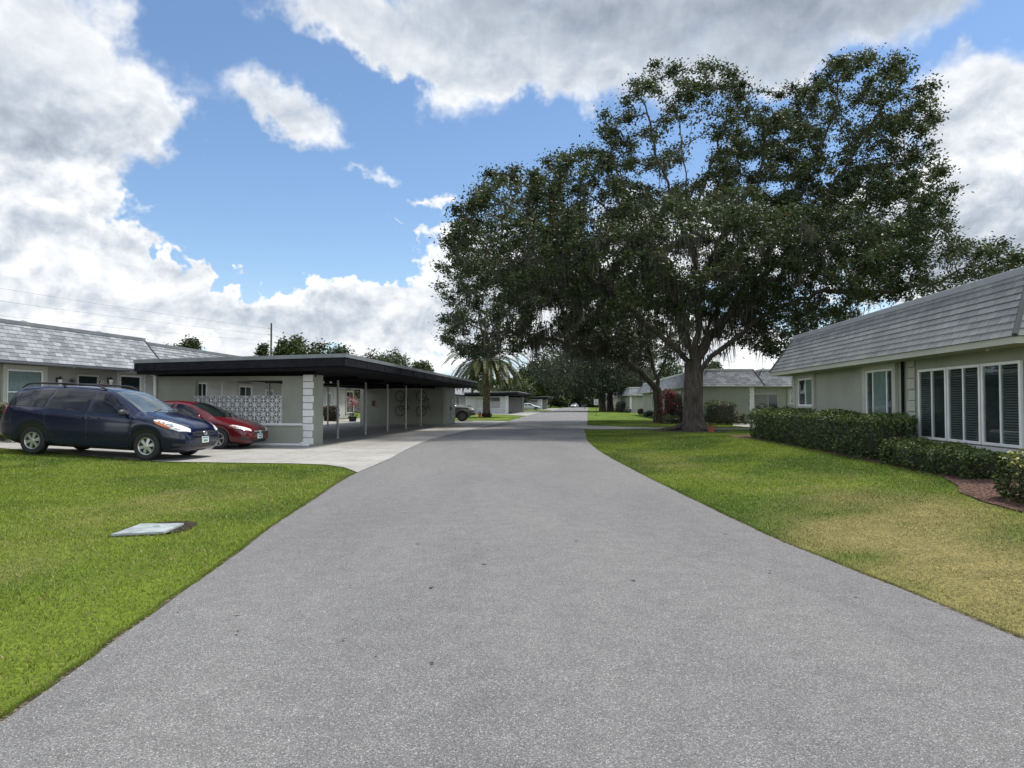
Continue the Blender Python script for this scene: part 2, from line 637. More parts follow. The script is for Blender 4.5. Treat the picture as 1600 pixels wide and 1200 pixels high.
M = {}
M['white'] = plain('white_paint', (.66, .66, .64), .5, .08, 3)
M['offwhite'] = plain('offwhite_paint', (.50, .50, .46), .6, .10, 3)
M['stucco_r'] = stucco('grey_green_stucco', (.30, .31, .255))
M['stucco_l'] = stucco('grey_stucco', (.27, .265, .23))
M['stucco_pale'] = stucco('pale_stucco', (.40, .40, .37))
M['stucco_c'] = stucco('carport_stucco', (.29, .30, .25))
M['trim'] = stucco('stucco_trim', (.41, .41, .35))
M['black'] = plain('black_fascia', (.010, .010, .013), .7, .5, 4, spec=.15)
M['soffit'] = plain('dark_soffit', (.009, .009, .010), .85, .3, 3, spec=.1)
M['flash'] = plain('grey_drip_edge', (.17, .185, .19), .5, .2, 2)
M['bandgrey'] = plain('roof_edge_metal', (.26, .27, .29), .45, .12, 2)
M['roofcap'] = plain('flat_roof_membrane', (.55, .54, .50), .8, .1, 1)
M['sh_r'] = shingle('slate_grey_shingle', (.165, .17, .168), (.26, .262, .255), .30, .142)
M['sh_l'] = shingle('blend_grey_shingle', (.14, .15, .165), (.42, .43, .44), .34, .142)
M['gdark'] = glass_dark('dark_window_glass')
M['gclear'] = glass_clear('window_glass')
M['room'] = plain('dim_room', (.03, .03, .032), .9)
M['blind'] = plain('blind_slats', (.14, .14, .137), .6, .06)
M['curtain'] = plain('pale_curtain', (.36, .37, .365), .8, .08)
M['door'] = plain('grey_door', (.16, .16, .15), .5)
M['metal'] = plain('galvanised', (.35, .36, .36), .4, .15, 5, metal=.6)
M['rubber'] = plain('tyre_rubber', (.018, .018, .018), .75, .25, 9)
M['alloy'] = plain('alloy_rim', (.50, .50, .48), .3, .1, 5, metal=.75)
M['alloy_dark'] = plain('dark_alloy', (.11, .11, .11), .4, .1, 5, metal=.6)
M['trimblack'] = plain('black_trim', (.02, .02, .021), .5, .2)
M['lamp_clear'] = plain('headlamp', (.62, .62, .58), .08, .25, 14, spec=.8)
M['lamp_amber'] = plain('amber_lamp', (.55, .16, .05), .1, .2, 12)
M['lamp_red'] = plain('tail_lamp', (.38, .02, .02), .1, .2, 12)
M['chrome'] = plain('chrome', (.7, .7, .7), .12, .05, metal=1.0)
M['post'] = plain('carport_post', (.34, .33, .31), .5, .1)
M['terracotta'] = plain('terracotta', (.33, .09, .055), .8, .2, 8)
M['red'] = plain('red_enamel', (.42, .03, .03), .4, .15)
M['teal'] = plain('teal_enamel', (.06, .25, .27), .4, .15)
M['wood'] = plain('weathered_wood', (.15, .13, .11), .9, .25, 7, bump=.3)
M['wire'] = plain('cable', (.05, .05, .055), .6)
M['lattice'] = plain('breeze_block_paint', (.55, .55, .53), .7, .08, 4)
M['ledge'] = plain('white_ledge', (.62, .62, .60), .6, .08, 3)
M['bluegrey'] = plain('concrete_lid', (.25, .28, .275), .75, .35, 7, bump=.2)

def barkmat(name, a, b):
    m = Mat(name).set(rough=.95, spec=.15)
    p = m.scale(m.coord(), (9, 9, 1.6))
    n1 = m.noise(p, 1.0, 7, .65)
    n2 = m.noise(m.coord(), .8, 3)
    c = m.ramp(n1, [(.33, a), (.66, b)])
    c = m.mix(.5, c, m.ramp(n2, [(.35, (.65, .68, .62)), (.65, (1.15, 1.1, 1.05))]), 'MULTIPLY')
    m.base(c)
    m.bump(n1, 1.0, .05)
    return m.m


M['bark'] = barkmat('oak_bark', (.038, .032, .027), (.135, .118, .10))
M['palmbark'] = barkmat('palm_bark', (.06, .045, .032), (.19, .15, .11))
M['leaf'] = leafmat('oak_leaves')
M['hedge'] = leafmat('hedge_leaves', transl=.15)
M['frond'] = leafmat('palm_fronds', transl=.2)
M['moss'] = leafmat('spanish_moss', transl=.15, rough=.9)
M['grass'] = leafmat('grass_blades', transl=.3, rough=.65)
M['twig'] = plain('shrub_branches', (.035, .03, .022), .95, .3)


# ------------------------------------------------------------------ ground, road, drives
ROAD_R = [(3.45, -3), (3.3, 2.5), (3.22, 4.46), (3.16, 5.24), (3.08, 6.12), (2.92, 7.57), (2.82, 9.97), (2.73, 14.5), (2.70, 20.8), (2.95, 27.5), (3.58, 34.5), (4.05, 39.8),
          (4.58, 43.8), (5.6, 53), (7.08, 66.6), (10.3, 97), (14.7, 138), (22, 205), (33, 300)]
ROAD_L = [(-2.2, -3), (-2.36, 2.5), (-2.38, 3.33), (-2.44, 4.07), (-2.55, 5.09), (-2.66, 6.35), (-2.88, 8.63), (-3.05, 10.8), (-3.31, 14.7), (-3.27, 18.5), (-3.38, 22.8), (-3.35, 28.7),
          (-2.74, 35.4), (-.94, 52), (1.28, 79), (5.0, 119), (7.1, 140), (14.0, 205), (24, 300)]


def resample(pts, step):
    pts = np.array(pts, float)
    d = np.r_[0, np.cumsum(np.hypot(*np.diff(pts, axis=0).T))]
    # smooth interpolation (Catmull-Rom on arc length)
    n = max(2, int(d[-1] / step))
    t = np.linspace(0, d[-1], n)
    m = np.gradient(pts, d, axis=0)
    i = np.clip(np.searchsorted(d, t, 'right') - 1, 0, len(d) - 2)
    h = (d[i + 1] - d[i]); s = ((t - d[i]) / h)[:, None]; h = h[:, None]
    return (2 * s**3 - 3 * s**2 + 1) * pts[i] + (s**3 - 2 * s**2 + s) * h * m[i] + (-2 * s**3 + 3 * s**2) * pts[i + 1] + (s**3 - s**2) * h * m[i + 1]


def onY(pts, Y):
    pts = np.array(pts)
    return np.interp(Y, pts[:, 1], pts[:, 0])


_rl, _rr = resample(ROAD_L, .5), resample(ROAD_R, .5)


def edgeX(side, Y):
    p = _rl if side == 'L' else _rr
    return np.interp(Y, p[:, 1], p[:, 0])


CPA = R(5.5)                                   # heading of the carports
CD = Vector((math.sin(CPA), math.cos(CPA)))
CR = Vector((math.cos(CPA), -math.sin(CPA)))
CP0 = Vector((-6.92, 24.75))
CPSTEP = [Vector((0, 0)), Vector((6.35, 73.2)), Vector((14.2, 147.0))]


def cp(along, right, k=0):
    p = CP0 + CPSTEP[k] + CD * along + CR * right
    return (p.x, p.y)


def strip_edge(y0, y1, n=24, side='L'):
    return [(float(edgeX(side, y)), y) for y in np.linspace(y0, y1, n)]


# concrete apron in front of and under each carport
DRIVES = [
    strip_edge(15.3, 59.5, 60) + [(-3.5, 60.3), (-9, 61), (-13.2, 62), (-16.0, 31.0), (-17.6, 27), (-19.2, 19.5), (-17.2, 20.5), (-14.8, 20.2), (-11.3, 18.9), (-9, 18.1), (-7, 17.75), (-5.4, 17.55), (-4.5, 17.2), (-3.9, 16.5), (-3.55, 15.8)],
    strip_edge(84.5, 132, 30) + [(.5, 133), (-5, 134), (-9, 96), (-4, 94), (-1, 92.5), (.3, 89), (1.2, 86)],
    strip_edge(158, 205, 20) + [(6, 207), (2, 206), (-2, 170), (4, 166), (7.5, 162)],
]
SIDE_ROAD = [(float(edgeX('R', 41.2)) - .3, 41.2), (float(edgeX('R', 49.0)) - .3, 49.0), (6.1, 46.9), (7.4, 45.2), (9.0, 43.6), (13.0, 42.8), (30, 42.2), (30, 39.6), (13.0, 40.3), (9.0, 40.4), (7.0, 40.6), (5.4, 40.4), (4.3, 40.0)]
WALK = [(15.6, 39.3), (15.4, 41.5), (14.6, 44.5), (14.6, 47), (15.5, 50), (16.4, 52.5), (17.6, 52.3), (16.9, 49.5), (16.1, 46.5), (16.3, 44.0), (17.0, 41.5), (17.2, 39.0)]
R1A = R(4.8)
RD, RR = Vector((math.sin(R1A), math.cos(R1A))), Vector((math.cos(R1A), -math.sin(R1A)))


def rv(v, Y):
    """world xy of the point at distance v to the right of the near house's axis, Y ahead"""
    return ((v + .0835 * Y) / .9965, Y)


def wobble(poly, amp, freq, seed):
    p = resample(poly + [poly[0]], .12)
    ph = np.arange(len(p)) * .12
    dx = (vnoise(ph * freq, ph * 0, seed) - .5) * 2 * amp
    dy = (vnoise(ph * freq, ph * 0 + 5.5, seed + 3) - .5) * 2 * amp
    q = p + np.c_[dx, dy]
    return [tuple(a) for a in q[:-1]]


MULCH = wobble([rv(5.8, 26.8), rv(7.9, 27.2), rv(7.9, 8.2), rv(5.6, 7.9), rv(5.4, 9.2), rv(5.6, 10.2), rv(5.9, 10.9), rv(6.22, 12.5), rv(6.28, 16), rv(6.28, 20), rv(6.2, 24), rv(5.8, 25.6)], .10, 1.5, 3)
SOIL1 = wobble([(7.6, 38.0), (8.4, 37.0), (10.2, 36.6), (11.6, 37.3), (11.8, 39.0), (10.6, 40.2), (8.6, 40.0), (7.4, 39.6)], .22, 1.2, 6)
SOIL2 = wobble([(9.6, 54.4), (10.6, 53.2), (12.4, 53.0), (13.6, 54.2), (13.2, 56.2), (11.4, 57.0), (9.9, 56.2)], .25, 1.0, 8)
LID = [(-4.49, 8.0), (-3.97, 8.16), (-4.02, 8.74), (-4.52, 8.70)]
LIDHOLE = wobble([(-4.52, 7.99), (-3.95, 8.14), (-3.92, 8.9), (-4.02, 8.98), (-4.4, 8.93), (-4.56, 8.74)], .035, 4, 9)
FOOT_R1 = [rv(7.67, 11), rv(7.67, 25), rv(20, 25), rv(20, 11)]
HOUSE_L = [(-18.3, 8), (-15.4, 29.8), (-30, 32), (-30, 8)]


def sheet(name, poly, dz, mat, step=1.0, kind='structure'):
    """flat sheet that follows the ground, dz above it"""
    poly = [Vector((p[0], p[1])) for p in poly]
    xs = [p.x for p in poly]; ys = [p.y for p in poly]
    pts = list(poly)
    n = len(poly)
    if step:
        gx, gy = np.meshgrid(np.arange(min(xs), max(xs), step), np.arange(min(ys), max(ys), step))
        g = np.c_[gx.ravel(), gy.ravel()]
        g = g[inside(g, [(p.x, p.y) for p in poly])]
        pts += [Vector(p) for p in g]
    v, e, f, *_ = delaunay_2d_cdt(pts, [(i, (i + 1) % n) for i in range(n)], [], 1, 1e-5)
    mb = MB()
    hh = H(np.array([p.x for p in v]), np.array([p.y for p in v]))
    mb.v = [(p.x, p.y, float(h) + dz) for p, h in zip(v, hh)]
    for q in f: mb.face(q)
    o = mb.build(name, mat)
    return tag(o, kind=kind)


def dryness(X, Y):
    X = np.asarray(X, float); Y = np.asarray(Y, float)
    n = fbm(X * .55, Y * .3, 4, 2)
    fine = fbm(X * 2.2, Y * 1.6, 3, 5)
    right = np.exp(-((X - 4.35 - .12 * np.clip(Y - 8, -4, 6)) / 1.25) ** 2) * sstep(16, 8, Y) * sstep(2, 5, Y) * .58
    right = right + .22 * np.exp(-((X - 6.3) / 1.0) ** 2 - ((Y - 8.6) / 1.2) ** 2)
    right = right + .35 * np.exp(-((X - 3.9) / .7) ** 2) * sstep(13, 17, Y) * sstep(26, 19, Y)
    right = right + .13
    left = .22 * np.exp(-((X + 5.2) / 1.6) ** 2 - ((Y - 10.5) / 3.0) ** 2) + .18 * np.exp(-((X + 4.7) / .9) ** 2 - ((Y - 6.6) / 1.3) ** 2) + .14
    d = np.where(X > 0, right, left)
    return np.clip(d * (.15 + 1.7 * n) * (.25 + 1.5 * fine) , 0, 1)


G_DEEP, G_MID, G_DRY = np.array([.076, .134, .013]), np.array([.160, .220, .022]), np.array([.275, .235, .095])


def lawncol(X, Y):
    n = fbm(np.asarray(X) * .8, np.asarray(Y) * .5, 4, 9)
    k = sstep(.3, .7, n + np.where(np.asarray(X) < 0, .12, -.02))[..., None]
    c = G_DEEP * (1 - k) + G_MID * k
    d = sstep(.12, .85, dryness(X, Y))[..., None]
    return c * (1 - d) + G_DRY * d


def build_ground():
    xs = np.r_[-1800, -900, -400, -200, -120, -80, -60, np.arange(-45, 45.01, .5), 60, 80, 120, 200, 400, 900, 1800]
    ys = np.r_[-600, -200, -60, -20, np.arange(-6, 62.01, .5), np.arange(64, 140, 2), 150, 170, 200, 250, 320, 450, 700, 1200, 2500]
    X, Y = np.meshgrid(xs, ys)
    Z = H(X, Y)
    V = np.c_[X.ravel(), Y.ravel(), Z.ravel()]
    nx, ny = len(xs), len(ys)
    i = np.arange(nx * ny).reshape(ny, nx)
    F = np.c_[i[:-1, :-1].ravel(), i[:-1, 1:].ravel(), i[1:, 1:].ravel(), i[1:, :-1].ravel()]
    col = np.c_[lawncol(X.ravel(), Y.ravel()), np.ones(nx * ny)]
    m = Mat('lawn').set(rough=.9, spec=.15)
    a = m.n.new('ShaderNodeAttribute'); a.attribute_name = 'tint'
    n = m.noise(m.scale(m.pos(), (1, 1, 1)), 28, 4, .7)
    n2 = m.noise(m.pos(), 3.5, 4)
    c = m.mix(1.0, a.outputs['Color'], m.ramp(n, [(.3, (.36, .36, .32)), (.68, (1.02, 1.02, .92))]), 'MULTIPLY')
    c = m.mix(1.0, c, m.ramp(n2, [(.35, (.82, .85, .8)), (.65, (1.12, 1.1, 1.1))]), 'MULTIPLY')
    m.base(c)
    m.bump(n, .8, .04)
    tag(np_mesh('ground', V, F, m.m, col=col, smooth=True), kind='structure')


def build_road():
    m = Mat('asphalt').set(rough=.88, spec=.25)
    p = m.pos()
    vo = m.n.new('ShaderNodeTexVoronoi'); vo.inputs['Scale'].default_value = 170
    m.l.new(p, vo.inputs['Vector'])
    st = m.n.new('ShaderNodeSeparateColor'); m.l.new(vo.outputs['Color'], st.inputs[0])
    stone = m.ramp(st.outputs[0], [(0, (.042, .041, .040)), (.4, (.136, .133, .128)), (.85, (.218, .213, .204)), (1, (.50, .49, .47))])
    n1 = m.noise(p, 260, 2)
    stone = m.mix(.45, stone, m.ramp(n1, [(.3, (.09, .088, .085)), (.7, (.218, .213, .205))]))
    big = m.noise(m.scale(p, (.55, .16, 1)), 1.0, 5, .6)
    c = m.mix(1.0, stone, m.ramp(big, [(.3, (.86, .86, .87)), (.7, (1.10, 1.10, 1.09))]), 'MULTIPLY')
    mid = m.noise(p, 5, 4)
    c = m.mix(1.0, c, m.ramp(mid, [(.3, (.90, .90, .90)), (.7, (1.07, 1.07, 1.07))]), 'MULTIPLY')
    # a few tar drops
    v2 = m.n.new('ShaderNodeTexVoronoi'); v2.inputs['Scale'].default_value = 1.1; v2.feature = 'F1'
    m.l.new(m.scale(p, (1, .7, 1)), v2.inputs['Vector'])
    drop = maprange(m.nt, v2.outputs['Distance'], .018, .034, 1, 0)
    c = m.mix(mnode(m.nt, 'MULTIPLY', drop, .7), c, (.02, .02, .021))
    m.base(c)
    m.bump(vo.outputs['Distance'], .7, .006)
    mb = MB()
    L, Rr = resample(ROAD_L, .8), resample(ROAD_R, .8)
    ys = np.r_[np.arange(-3, 60, .4), np.arange(60, 300, 2)]
    XL, XR = np.interp(ys, _rl[:, 1], _rl[:, 0]), np.interp(ys, _rr[:, 1], _rr[:, 0])
    jl = (vnoise(ys * 1.7, ys * 0, 4) - .5) * .03
    jr = (vnoise(ys * 1.7, ys * 0, 14) - .5) * .03
    pr = None
    for y, a, b in zip(ys, XL + jl, XR + jr):
        row = [mb.pt((a + (b - a) * t, y, .012 + .03 * math.sin(t * PI) * min(1, 1))) for t in (0, .08, .3, .5, .7, .92, 1)]
        if pr:
            for k in range(6): mb.face((pr[k], pr[k + 1], row[k + 1], row[k]))
        pr = row
    tag(mb.build('road', m.m, smooth=True), kind='structure')
    tag(sheet('side_road', SIDE_ROAD, .008, m.m, 1.0), kind='structure')


def concrete(name, joint=3.4):
    m = Mat(name).set(rough=.8, spec=.3)
    p = m.pos()
    mp = m.n.new('ShaderNodeMapping'); mp.vector_type = 'POINT'
    mp.inputs['Rotation'].default_value = (0, 0, CPA)
    mp.inputs['Location'].default_value = (7.0 * math.cos(CPA) + .55, .4, 0)
    m.l.new(p, mp.inputs['Vector'])
    br = m.n.new('ShaderNodeTexBrick'); br.offset = 0
    br.inputs['Scale'].default_value = 1; br.inputs['Brick Width'].default_value = joint; br.inputs['Row Height'].default_value = 4.2
    br.inputs['Mortar Size'].default_value = .012; br.inputs['Color1'].default_value = (.92, .92, .92, 1); br.inputs['Color2'].default_value = (1, 1, 1, 1); br.inputs['Mortar'].default_value = (.2, .2, .2, 1)
    m.l.new(mp.outputs[0], br.inputs['Vector'])
    big = m.noise(p, .5, 6, .6)
    st = m.noise(p, 3, 5, .65)
    c = m.ramp(big, [(.3, (.25, .24, .215)), (.7, (.36, .35, .32))])
    c = m.mix(1.0, c, m.ramp(st, [(.3, (.80, .80, .80)), (.6, (1.05, 1.05, 1.04))]), 'MULTIPLY')
    c = m.mix(1.0, c, br.outputs['Color'], 'MULTIPLY')
    m.base(c)
    m.bump(m.noise(p, 80, 3), .2, .005)
    return m.m


M['concrete'] = concrete('driveway_concrete')


def barkchips(name, a, b):
    m = Mat(name).set(rough=.95, spec=.15)
    p = m.pos()
    vo = m.n.new('ShaderNodeTexVoronoi'); vo.inputs['Scale'].default_value = 32
    m.l.new(m.scale(p, (1, 1.7, 1)), vo.inputs['Vector'])
    s = m.n.new('ShaderNodeSeparateColor'); m.l.new(vo.outputs['Color'], s.inputs[0])
    m.base(m.ramp(s.outputs[0], [(0, tuple(x * .4 for x in a)), (.6, a), (1, b)]))
    m.bump(vo.outputs['Distance'], 1.0, .03)
    return m.m


M['mulch'] = barkchips('bark_mulch', (.10, .055, .042), (.26, .16, .12))
M['soil'] = barkchips('bare_soil', (.10, .082, .058), (.22, .18, .13))
M['darksoil'] = barkchips('dark_soil', (.040, .033, .020), (.11, .09, .05))

build_ground()
build_road()
DRV = [sheet('driveway', d, .02, M['concrete'], 1.2) for d in DRIVES]
sheet('footpath', WALK, .022, M['concrete'], .8)
sheet('mulch_bed', MULCH, .02, M['mulch'], .5)
sheet('bare_soil', SOIL1, .018, M['soil'], .5)
sheet('bare_soil', SOIL2, .018, M['soil'], .5)
sheet('lid_pit_soil', LIDHOLE, .014, M['darksoil'], .2)
# worn soil line where the lawn meets the asphalt
for side, y0, y1 in (('L', 2.4, 15.4), ('R', 2.4, 40)):
    ys = np.arange(y0, y1, .1)
    ex = edgeX(side, ys)
    s = -1 if side == 'L' else 1
    w = .01 + .055 * np.clip(fbm(ys * 1.3, ys * 0, 3, 21) * 1.8 - .45, 0, 1)
    mb = MB(); pr = None
    for y, x, ww in zip(ys, ex, w):
        row = [mb.pt((x - s * .06, y, hz(x, y) + .009)), mb.pt((x + s * ww, y, hz(x, y) + .009))]
        if pr: mb.face((pr[0], pr[1], row[1], row[0]) if s > 0 else (pr[1], pr[0], row[0], row[1]))
        pr = row
    tag(mb.build('soil_edge', M['soil']), kind='structure')


# ------------------------------------------------------------------ grass
def build_grass():
    polys = [_rl_rr] + DRIVES + [SIDE_ROAD, WALK, MULCH, FOOT_R1, HOUSE_L, LIDHOLE]
    n = 2500000
    Y = RNG.uniform(2.6, 62, n)
    keep = RNG.random(n) < 1.0
    X = RNG.uniform(-1, 1, n) * (1.0 * Y + 5.0)
    # bare spots around the oaks get fewer blades
    P = np.c_[X, Y]
    bad = np.zeros(n, bool)
    for q in polys: bad |= inside(P, q)
    for q in (SOIL1, SOIL2):
        bad |= inside(P, q) & (RNG.random(n) < .93)
    ed = np.minimum(np.abs(X - edgeX('L', Y)), np.abs(X - edgeX('R', Y)))
    bad |= (ed < .07) & (RNG.random(n) < .6 * fbm(Y * 1.3, X * 0, 2, 21) * 1.6)
    X, Y = X[~bad], Y[~bad]
    # runners creeping over the edge of the asphalt in uneven patches
    for side, y1 in (('L', 15.2), ('R', 40.0)):
        k = 26000
        ye = 2.6 + (y1 - 2.6) * RNG.random(k) ** 1.6
        reach = np.clip(fbm(ye * 4.3, ye * 0 + (3 if side == 'L' else 8), 4, 61) - .36, 0, 1) * .13
        xe = edgeX(side, ye) + (1 if side == 'L' else -1) * (reach * RNG.random(k) - .05)
        X, Y = np.r_[X, xe], np.r_[Y, ye]
    n = len(X)
    d = dryness(X, Y)
    w = (.0045 + .00105 * Y) * RNG.uniform(.6, 1.3, n)
    tall = fbm(X * 1.5, Y * 1.5, 3, 30)
    h = (.020 + .024 * tall) * RNG.uniform(.55, 1.25, n) * (1 - .35 * d) * (1 + .006 * Y)
    a = RNG.uniform(0, 2 * PI, n)
    lean = RNG.uniform(.1, 1.0, n) * h
    la = RNG.uniform(0, 2 * PI, n)
    z = H(X, Y) - .004 + .012 * ((X > edgeX('L', Y)) & (X < edgeX('R', Y)))
    dx, dy = np.cos(a) * w / 2, np.sin(a) * w / 2
    V = np.empty((n, 3, 3))
    V[:, 0] = np.c_[X - dx, Y - dy, z]
    V[:, 1] = np.c_[X + dx, Y + dy, z]
    V[:, 2] = np.c_[X + np.cos(la) * lean, Y + np.sin(la) * lean, z + h]
    c = lawncol(X, Y) * RNG.uniform(.72, 1.35, n)[:, None]
    straw = (RNG.random(n) < .05 + .4 * d)[:, None]
    c = np.where(straw, np.array([.33, .285, .125]) * RNG.uniform(.6, 1.2, n)[:, None], c)
    col = np.repeat(np.c_[c, np.ones(n)][:, None, :], 3, 1).reshape(-1, 4)
    F = np.arange(n * 3).reshape(n, 3)
    tag(np_mesh('grass', V.reshape(-1, 3), F, M['grass'], col=col), label='short mown green and straw coloured lawn grass on both sides of the road', cat='grass', kind='stuff')


_rl_rr = [tuple(p) for p in _rl] + [tuple(p) for p in _rr[::-1]]
build_grass()


# ------------------------------------------------------------------ buildings
def mat_uz(o, u, n):
    """matrix of a frame standing on a wall: x along u, y out along n, z up"""
    u, n = Vector(u).normalized(), Vector(n).normalized()
    return Matrix(((u.x, n.x, 0, o[0]), (u.y, n.y, 0, o[1]), (0, 0, 1, o[2]), (0, 0, 0, 1)))


def window(parent, W, w, h, kind='slider', trim=None, frame='white', fill=None, split=(.5,), sill=False, bars=()):
    """window on wall frame W (origin = lower left corner of the glass opening)"""
    root = MB(W)
    f = .055
    root.box((-f, 0, -f), (0, .06, h + f), bev=.006)
    root.box((w, 0, -f), (w + f, .06, h + f), bev=.006)
    root.box((0, 0, h), (w, .06, h + f), bev=.006)
    root.box((0, 0, -f), (w, .06, 0), bev=.006)
    for s in split:
        root.box((w * s - .022, 0, 0), (w * s + .022, .052, h))
    for zb in bars:
        root.box((0, .0, zb - .02), (w, .05, zb + .02))
    fr = root.build('window', M[frame], parent)
    if trim:
        t = MB(W); k = trim
        t.box((-f - k, 0, -f - k * .6), (-f - .002, .085, h + f + k), bev=.008)
        t.box((w + f + .002, 0, -f - k * .6), (w + f + k, .085, h + f + k), bev=.008)
        t.box((-f - .002, 0, h + f + .002), (w + f + .002, .085, h + f + k), bev=.008)
        t.build('window_trim', M['trim'], fr)
    b = MB(W); b.box((0, 0, 0), (w, .004, h)); b.build('reveal', M['room'], fr)
    edges = [0] + [w * s for s in split] + [w]
    if fill:
        for i, kind_ in enumerate(fill):
            x0, x1 = edges[min(i, len(edges) - 2)] + .02, edges[min(i, len(edges) - 2) + 1] - .02
            if kind_ == 'blind':
                s = MB(W)
                nz = int(h / .048)
                for k in range(nz):
                    z = .02 + k * (h - .03) / nz
                    s.poly([(x0, .028, z), (x1, .028, z), (x1, .012, z + .026), (x0, .012, z + .026)])
                s.build('blind', M['blind'], fr)
            elif kind_ == 'curtain':
                s = MB(W)
                n = 26
                pts = [(x0 + (x1 - x0) * k / n, .016 + .008 * math.sin(k * 1.9) + .003 * math.sin(k * 4.3)) for k in range(n + 1)]
                for a, b_ in zip(pts, pts[1:]):
                    s.poly([(a[0], a[1], .01), (b_[0], b_[1], .01), (b_[0], b_[1], h - .01), (a[0], a[1], h - .01)])
                s.build('curtain', M['curtain'], fr, smooth=True)
    for x0, x1 in zip(edges, edges[1:]):
        g = MB(W); g.box((x0 + .012, .036, .012), (x1 - .012, .041, h - .012)); g.build('pane', M['gclear'], fr)
    if sill:
        s = MB(W); s.box((-.12, 0, -f - .07), (w + .12, .11, -f - .002), bev=.01); s.build('sill', M['trim'], fr)
    return fr


def quoin(parent, W, h, w=.34, mat='white', name='quoin'):
    q = MB(W)
    n = max(3, round(h / .245))
    for k in range(n):
        z0, z1 = k * h / n + .006, (k + 1) * h / n - .006
        x = .035 if k % 2 else 0
        q.box((x, 0, z0), (w - (0 if k % 2 else .0), .045 if k % 2 == 0 else .032, z1), bev=.012)
    return q.build(name, M[mat], parent)


def mansard(parent, x0, x1, y0, y1, ez, h, over, inset, mat, name='roof', course=.142, cap=True, soffit='trim', band='bandgrey', lip=.06):
    """mansard skirt round a flat roof. x0..y1 = wall outline"""
    X0, X1, Y0, Y1 = x0 - over, x1 + over, y0 - over, y1 + over
    slope = math.hypot(h, inset)
    n = max(3, round(slope / course))
    mb = MB()
    for (a, b, nx, ny) in (((X0, Y0), (X1, Y0), 0, 1), ((X1, Y0), (X1, Y1), -1, 0), ((X1, Y1), (X0, Y1), 0, -1), ((X0, Y1), (X0, Y0), 1, 0)):
        dx, dy = b[0] - a[0], b[1] - a[1]
        L = math.hypot(dx, dy); ux, uy = dx / L, dy / L

        def P(k, end, out=0.0):
            t = k / n
            i = inset * t
            c = (a[0] + ux * i, a[1] + uy * i) if end == 0 else (b[0] - ux * i, b[1] - uy * i)
            return (c[0] + nx * (i - out), c[1] + ny * (i - out), ez + h * t)

        for k in range(n):
            p0, p1 = P(k, 0, .018), P(k, 1, .018)
            q1, q0 = P(k + 1.12 if k < n - 1 else k + 1, 1, 0.002), P(k + 1.12 if k < n - 1 else k + 1, 0, .002)
            i0 = inset * k / n
            v0, v1 = k * slope / n, (k + 1) * slope / n - .004
            mb.poly([p0, p1, q1, q0], 0, [(i0, v0 + .004), (L - i0, v0 + .004), (L - i0 - inset / n, v1), (i0 + inset / n, v1)])
            b0, b1 = P(k, 0, 0), P(k, 1, 0)
            mb.poly([b0, b1, p1, p0], 0, [(i0, v0), (L - i0, v0), (L - i0, v0 + .002), (i0, v0 + .002)])
    roof = mb.build(name, M[mat], parent)
    # hip caps
    for cx, cy, sx, sy in ((X0, Y0, 1, 1), (X1, Y0, -1, 1), (X1, Y1, -1, -1), (X0, Y1, 1, -1)):
        p, q = Vector((cx, cy, ez + .01)), Vector((cx + sx * inset, cy + sy * inset, ez + h))
        hc = MB(); hc.tube([p, q], .045, 6); hc.build('hip_cap', M[mat], roof)
    e = MB()
    # soffit and eave board
    e.box((X0 + .02, Y0 + .02, ez - lip), (X1 - .02, Y1 - .02, ez - .004))
    e.build('eave', M[soffit], roof)
    bd = MB()
    xi0, xi1, yi0, yi1 = X0 + inset, X1 - inset, Y0 + inset, Y1 - inset
    t = .05
    for (p, q) in (((xi0 - t, yi0 - t), (xi1 + t, yi0)), ((xi0 - t, yi1), (xi1 + t, yi1 + t)), ((xi0 - t, yi0), (xi0, yi1)), ((xi1, yi0), (xi1 + t, yi1))):
        bd.box((p[0], p[1], ez + h - .05), (q[0], q[1], ez + h + .085), bev=.01)
    bd.build('roof_edge', M[band], roof)
    c = MB(); c.box((xi0, yi0, ez + h - .06), (xi1, yi1, ez + h + .03)); c.build('flat_roof', M['roofcap'], roof)
    return roof


def wallbox(parent, x0, x1, y0, y1, z0, z1, mat, name='wall'):
    b = MB(); b.box((x0, y0, z0), (x1, y1, z1))
    return b.build(name, M[mat], parent)


